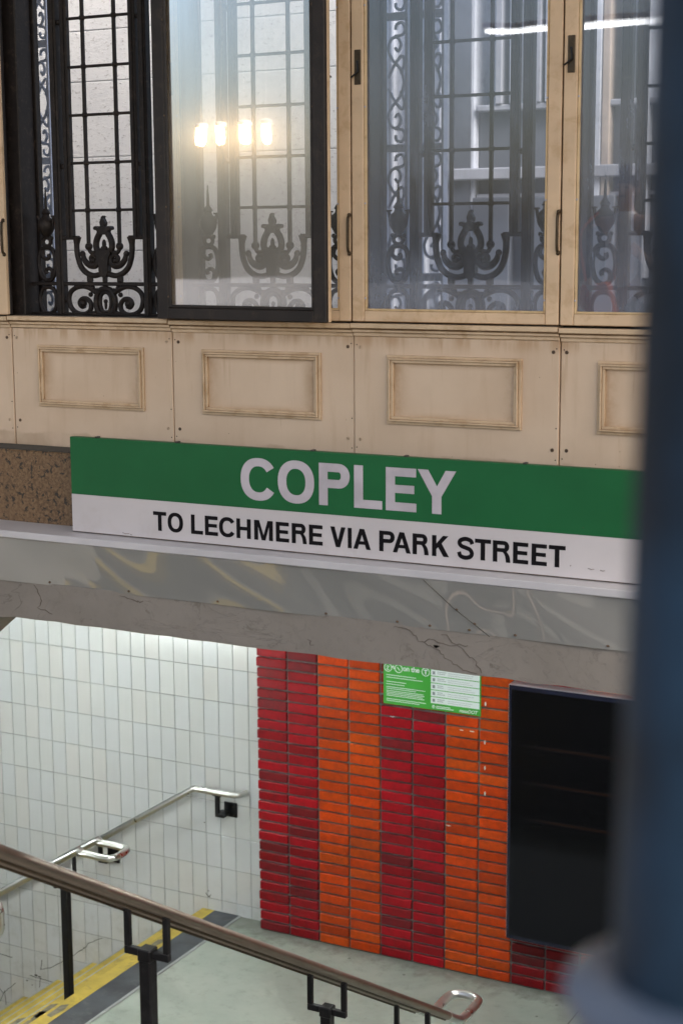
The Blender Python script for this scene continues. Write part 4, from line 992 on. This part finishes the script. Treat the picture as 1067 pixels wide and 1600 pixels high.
def person():
    bx, by, bz = -3.07, .50, -1.22
    t = thing('person', 'person in white shirt and dark jacket, mirrored faintly in the window by the post', 'person', (bx, by, bz))
    P = lambda x, y, z: (bx+x, by+y, bz+z)
    N = []; E = []
    def nd(p, r_, link=None):
        N.append((P(*p), r_)); 
        if link is not None: E.append((link, len(N)-1))
        return len(N)-1
    pel = nd((0, 0, .92), (.135, .10)); ab = nd((0, 0, 1.08), (.125, .092), pel); ch = nd((0, 0, 1.26), (.15, .10), ab); nb = nd((0, 0, 1.38), (.085, .07), ch)
    nk = nd((0, .008, 1.43), (.048, .05), nb); jaw = nd((0, .022, 1.485), (.052, .062), nk); md = nd((0, .018, 1.545), (.068, .085), jaw); tp = nd((0, .008, 1.605), (.064, .078), md)
    for s in (-1, 1):
        hip = nd((s*.09, 0, .86), (.088, .088), pel); kn = nd((s*.10, .02, .47), (.055, .058), hip); an = nd((s*.105, -.01, .09), (.037, .04), kn); nd((s*.12, .12, .035), (.038, .028), an)
        sh = nd((s*.165, 0, 1.345), (.055, .055), ch)
        if s < 0: el = nd((-.235, .03, 1.09), (.04, .04), sh); wr = nd((-.17, .20, .98), (.026, .03), el); hd = nd((-.135, .255, .975), (.024, .034), wr); d = (.03, .035, 0)
        else: el = nd((.235, .02, 1.08), (.04, .04), sh); wr = nd((.20, .21, 1.12), (.026, .03), el); hd = nd((.17, .26, 1.16), (.024, .034), wr); d = (-.015, .03, .02)
        base = N[hd][0]; q = Vector(base)-Vector(P(0, 0, 0))
        for k in range(4):
            o = Vector((0, 0, (k-1.5)*.018)); L = (.8, 1.0, .93, .72)[k]; a = q+o+Vector(d)*.6
            f1 = nd(tuple(a), .0095, hd); b = a+Vector(d)*L; f2 = nd(tuple(b), .0085, f1); c = b+Vector((-s*.020, .004, 0))*L; nd(tuple(c), .0075, f2)
        th = q+Vector((-s*.012, .012, .032)); a1 = nd(tuple(th), .011, hd); nd(tuple(th+Vector((-s*.01, .025, .018))), .0085, a1)
    skin_mesh('body', N, E, 'skin', t)
    # head details
    m = MB(); m.ball(P(0, -.004, 1.60), .088, 14, (.90, 1.06, .95)); m.ball(P(0, -.035, 1.545), .072, 12, (1.05, .9, 1.1)); 
    m.build('hair', 'hair_brown', t, smooth=True)
    m = MB(); m.ball(P(0, .105, 1.535), .012, 8, (.8, 1.3, 1.6)); m.build('nose', 'skin', t, smooth=True)
    for s in (-1, 1):
        m = MB(); m.ball(P(s*.027, .094, 1.555), .009, 8, (1.3, .7, .8)); m.build('eye', 'hair_brown', t, smooth=True)
        m = MB(); m.ball(P(s*.074, .01, 1.54), .016, 8, (.5, .8, 1.5)); m.build('ear', 'skin', t, smooth=True)
    m = MB(); m.ball(P(0, .088, 1.503), .012, 8, (1.7, .5, .45)); m.build('mouth', 'trousers_grey', t, smooth=True)
    # clothes
    skin_mesh('shirt', [(P(0, .012, .90), (.142, .102)), (P(0, .012, 1.08), (.135, .098)), (P(0, .012, 1.26), (.155, .105)), (P(0, .012, 1.38), (.085, .075)), (P(0, .012, 1.425), (.058, .058))], [(0, 1), (1, 2), (2, 3), (3, 4)], 'shirt_white', t)
    for s in (-1, 1):
        ew = ((-.235, .03, 1.09), (-.18, .185, .99)) if s < 0 else ((.235, .02, 1.08), (.205, .19, 1.11))
        skin_mesh('jacket_side', [(P(s*.105, -.03, .86), (.075, .105)), (P(s*.105, -.03, 1.08), (.07, .10)), (P(s*.115, -.03, 1.26), (.075, .10)), (P(s*.165, -.005, 1.345), (.068, .068)), (P(*ew[0]), (.052, .052)), (P(*ew[1]), (.038, .04))], [(0, 1), (1, 2), (2, 3), (3, 4), (4, 5)], 'jacket_dark', t)
    m = MB(); m.box(bx-.15, bx+.15, by-.125, by-.03, bz+.82, bz+1.36, .04); m.build('jacket_back', 'jacket_dark', t)
    for s in (-1, 1):
        skin_mesh('trouser_leg', [(P(s*.07, 0, .93), (.10, .105)), (P(s*.09, 0, .82), (.098, .10)), (P(s*.10, .02, .47), (.07, .072)), (P(s*.105, -.005, .11), (.055, .06))], [(0, 1), (1, 2), (2, 3)], 'trousers_grey', t)
        m = MB(); m.ball(P(s*.115, .055, .045), .06, 10, (.8, 2.1, .72)); m.build('shoe', 'hair_brown', t, smooth=True)
    b = thing('shoulder_bag', 'orange cloth bag hanging from the person by a thin strap', 'bag', P(-.10, .20, .80))
    m = MB(); m.prism([(bx-.19, bz+.98), (bx-.02, bz+1.0), (bx+.04, bz+.82), (bx+.0, bz+.74), (bx-.12, bz+.78), (bx-.20, bz+.86)], by+.17, by+.27); m.build('pouch', 'bag_orange', b, bevel=.02)
    m = MB(); m.tube(catmull([(bx-.16, by+.23, bz+.98), (bx-.20, by+.18, bz+1.12), (bx-.24, by+.10, bz+1.28), (bx-.17, by+.02, bz+1.41)], 6), .009, 8); m.build('strap', 'bag_orange', b, smooth=True)
person()
